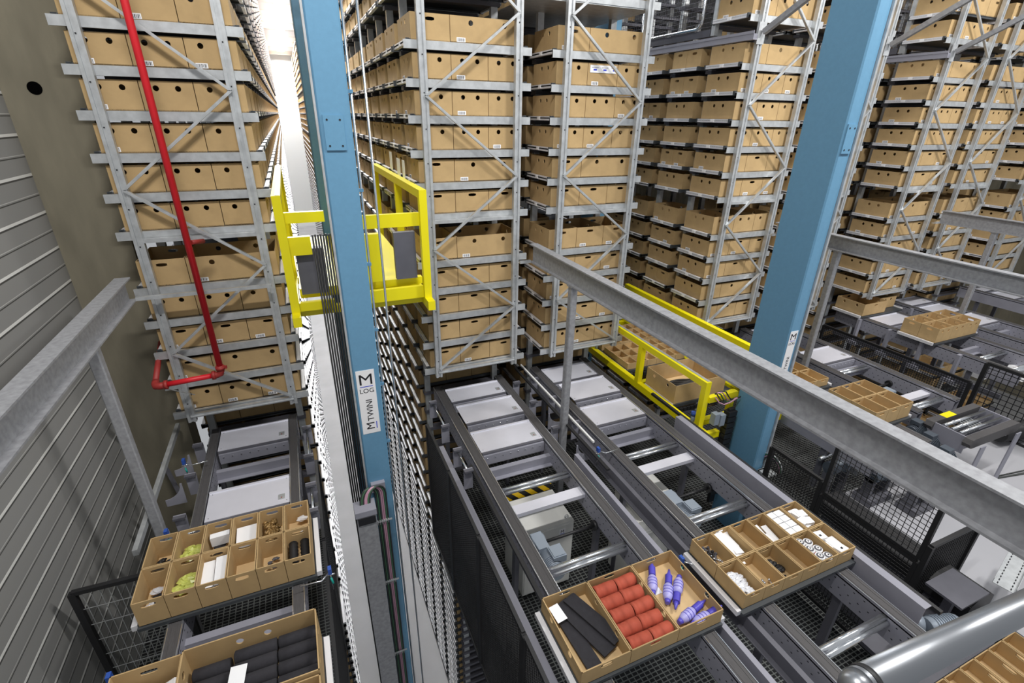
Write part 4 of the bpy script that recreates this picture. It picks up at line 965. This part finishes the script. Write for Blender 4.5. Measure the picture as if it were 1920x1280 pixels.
# ---------------------------------------------------------------- equipment behind the right mesh fence and at the lower right corner
t = thing('rubber_belt', (4.72, -3.2, -3.75), 'wide black ribbed rubber belt behind the raised mesh fence panel', 'belt')
bb = MB().prism([(4.52, -3.70), (4.54, -3.58), (4.62, -3.52), (4.80, -3.52), (4.88, -3.58), (4.90, -3.70)], 1, -3.95, -2.62)
part('belt_skin', bb, 'black', t); rb = MB()
for k in range(24): rb.bar((4.545+.014*k, -3.95, -3.575+.055*math.sin(math.pi*k/23)), (4.545+.014*k, -2.62, -3.575+.055*math.sin(math.pi*k/23)), .004, .006)
part('ribs', rb, 'belt', t)
part('belt_support', MB().box(4.56, 4.86, -3.9, -2.66, -4.6, -3.71), 'steel_dark', t)
for i, (x, y, n_) in enumerate(((5.15, -2.35, 'left'), (5.45, -2.62, 'middle'), (5.75, -2.9, 'right'))):
    g_ = thing('drive_unit', (x, y, -3.85 if y < -2.45 else -4.6), '%s grey drive unit with pipes seen through the raised mesh fence' % n_, 'drive unit', 'drive units behind the mesh fence')
    z0 = -3.85 if y < -2.45 else -4.6
    part('frame', MB().box(x-.18, x+.18, y-.10, y+.10, z0, z0+.08).box(x-.16, x-.12, y-.05, y+.05, z0+.08, -3.52).box(x+.12, x+.16, y-.05, y+.05, z0+.08, -3.52), 'steel_dark', g_)
    part('drum', MB().path([(x-.16, y, -3.5), (x+.16, y, -3.5)], .075, 16), 'motor_dark', g_)
    part('pipe', MB().path([(x-.22, y+.09, -3.42), (x, y+.1, -3.40), (x+.2, y+.06, -3.44)], .022, 10), 'chrome', g_)
    part('flange', MB().path([(x+.03, y, -3.5), (x+.07, y, -3.5)], .09, 16), 'motor', g_)
    part('bracket_plate', MB().box(x+.17, x+.18, y-.12, y+.12, -3.62, -3.38), 'galvanized', g_)
t = thing('gear_motor', (3.95, -3.98, -3.75), 'grey gear motor with cable glands at lower right, below the fence corner', 'motor')
mt = MB().path([(3.88, -3.95, -3.45), (4.12, -4.02, -3.45)], .07, 18)
for k in range(9): mt.path([(3.93+.02*k, -3.965-.006*k, -3.45), (3.936+.02*k, -3.967-.006*k, -3.45)], .079, 18)
part('finned_body', mt, 'motor', t); part('rounded_end', MB().path([(3.86, -3.93, -3.45), (3.83, -3.90, -3.45), (3.80, -3.89, -3.46)], [.07, .068, .04], 18), 'motor', t)
part('terminal_box', MB().box(3.78, 3.93, -4.10, -4.02, -3.52, -3.38), 'motor_dark', t)
for k in range(3): part('cable_gland', MB().tube((3.775, -4.04-.02*k, -3.40-.03*k), (3.74, -4.03-.02*k, -3.38-.03*k), .009, 8), 'lime' if k % 2 else 'teal', t)
part('motor_foot', MB().box(3.85, 4.1, -4.05, -3.9, -3.75, -3.52), 'steel_dark', t)
solo('base_plate', MB().box(3.62, 4.6, -4.15, -3.70, -3.80, -3.76), 'steel_dark', 'dark steel plate under the grey gear motor at lower right', 'plate')
solo('cover_plate', MB().box(4.25, 4.62, -3.98, -3.72, -3.42, -3.40).box(4.40, 4.46, -3.88, -3.82, -3.76, -3.42), 'steel_dark', 'dark square plate right of the grey gear motor by the fence corner', 'plate')
def cable_tray(label, P, Q, wd):
    t = thing('cable_tray', P, label, 'cable tray', 'perforated cable trays'); P = Vector(P); Q = Vector(Q); d = (Q-P).normalized(); a = d.cross(Vector((0, 0, 1)))
    mb = MB().bar(P, Q, wd, .004); n_ = int((Q-P).length/.05)
    for s_ in (-1, 1): mb.bar(P+a*s_*wd/2+Vector((0, 0, .025)), Q+a*s_*wd/2+Vector((0, 0, .025)), .003, .05)
    for k in range(n_):
        for s_ in (-.3, .3):
            c = P+d*(.03+.05*k)+a*wd*s_+Vector((0, 0, .0025)); mb.bar(c-d*.014, c+d*.014, .008, .001, mi=1)
    part('perforated_channel', mb, ['galvanized', 'ink'], t); return t
cable_tray('white perforated cable tray below the conveyor end at bottom right', (2.62, -4.30, -3.62), (3.75, -4.02, -3.62), .10)
cable_tray('white perforated cable tray at right edge beside fence corner', (4.85, -3.98, -3.45), (5.6, -3.80, -3.45), .14)
t = thing('conveyor_tray', (3.7, -4.3, -3.7), 'tray edge of small compartments at the lower right corner, under the handrail', 'tray')
part('base', MB().box(3.10, 4.6, -4.50, -4.20, -3.66, -3.64), 'tray_dark', t)
for k in range(8): load_box('small open box under the foreground handrail, %s from left' % ['first', 'second', 'third', 'fourth', 'fifth', 'sixth', 'seventh', 'eighth'][k], 3.12+.18*k, 3.295+.18*k, -4.49, -4.21, -3.638, .12, '', 's', 'boxes under the handrail')
# left side: rail along the conveyor, strut, advert strip on a box
solo('side_bar', MB().bar((-1.50, .35, -3.0), (-1.50, -1.45, -3.0), .035, .05), 'galvanized', 'grey bar running along the left of the left conveyor near the wall', 'rail')
solo('wall_strut', MB().bar((-1.75, .40, -3.45), (-1.50, -.2, -3.55), .04, .03), 'steel_dark', 'dark strut between the grey bar and the concrete wall', 'strut')
for ob in list(COL.objects):
    if ob.get('label', '') == 'narrow cardboard box at the front of second rack, third shelf, middle of three' or (ob.get('label', '').startswith('narrow cardboard box at the front of second rack, fourth shelf, middle')):
        ad = MB().box(-.16, .16, -.2800, -.2785, .125, .195); 
        for k in range(3): ad.box(-.14+.12*k, -.06+.12*k, -.2805, -.2799, .17, .176, 1); ad.box(-.12+.12*k, -.08+.12*k, -.2805, -.2799, .145, .16, 2)
        part('printed_strip', ad, ['paper', 'steel_grey', 'ink_blue'], ob, 'pale printed strip', local=True); break

solo('sprinkler_pipe', MB().tube((5.62, .50, -2.78), (5.62, .50, -3.75), .028, 12), 'red', 'short red pipe piece below the front of the third rack', 'pipe')
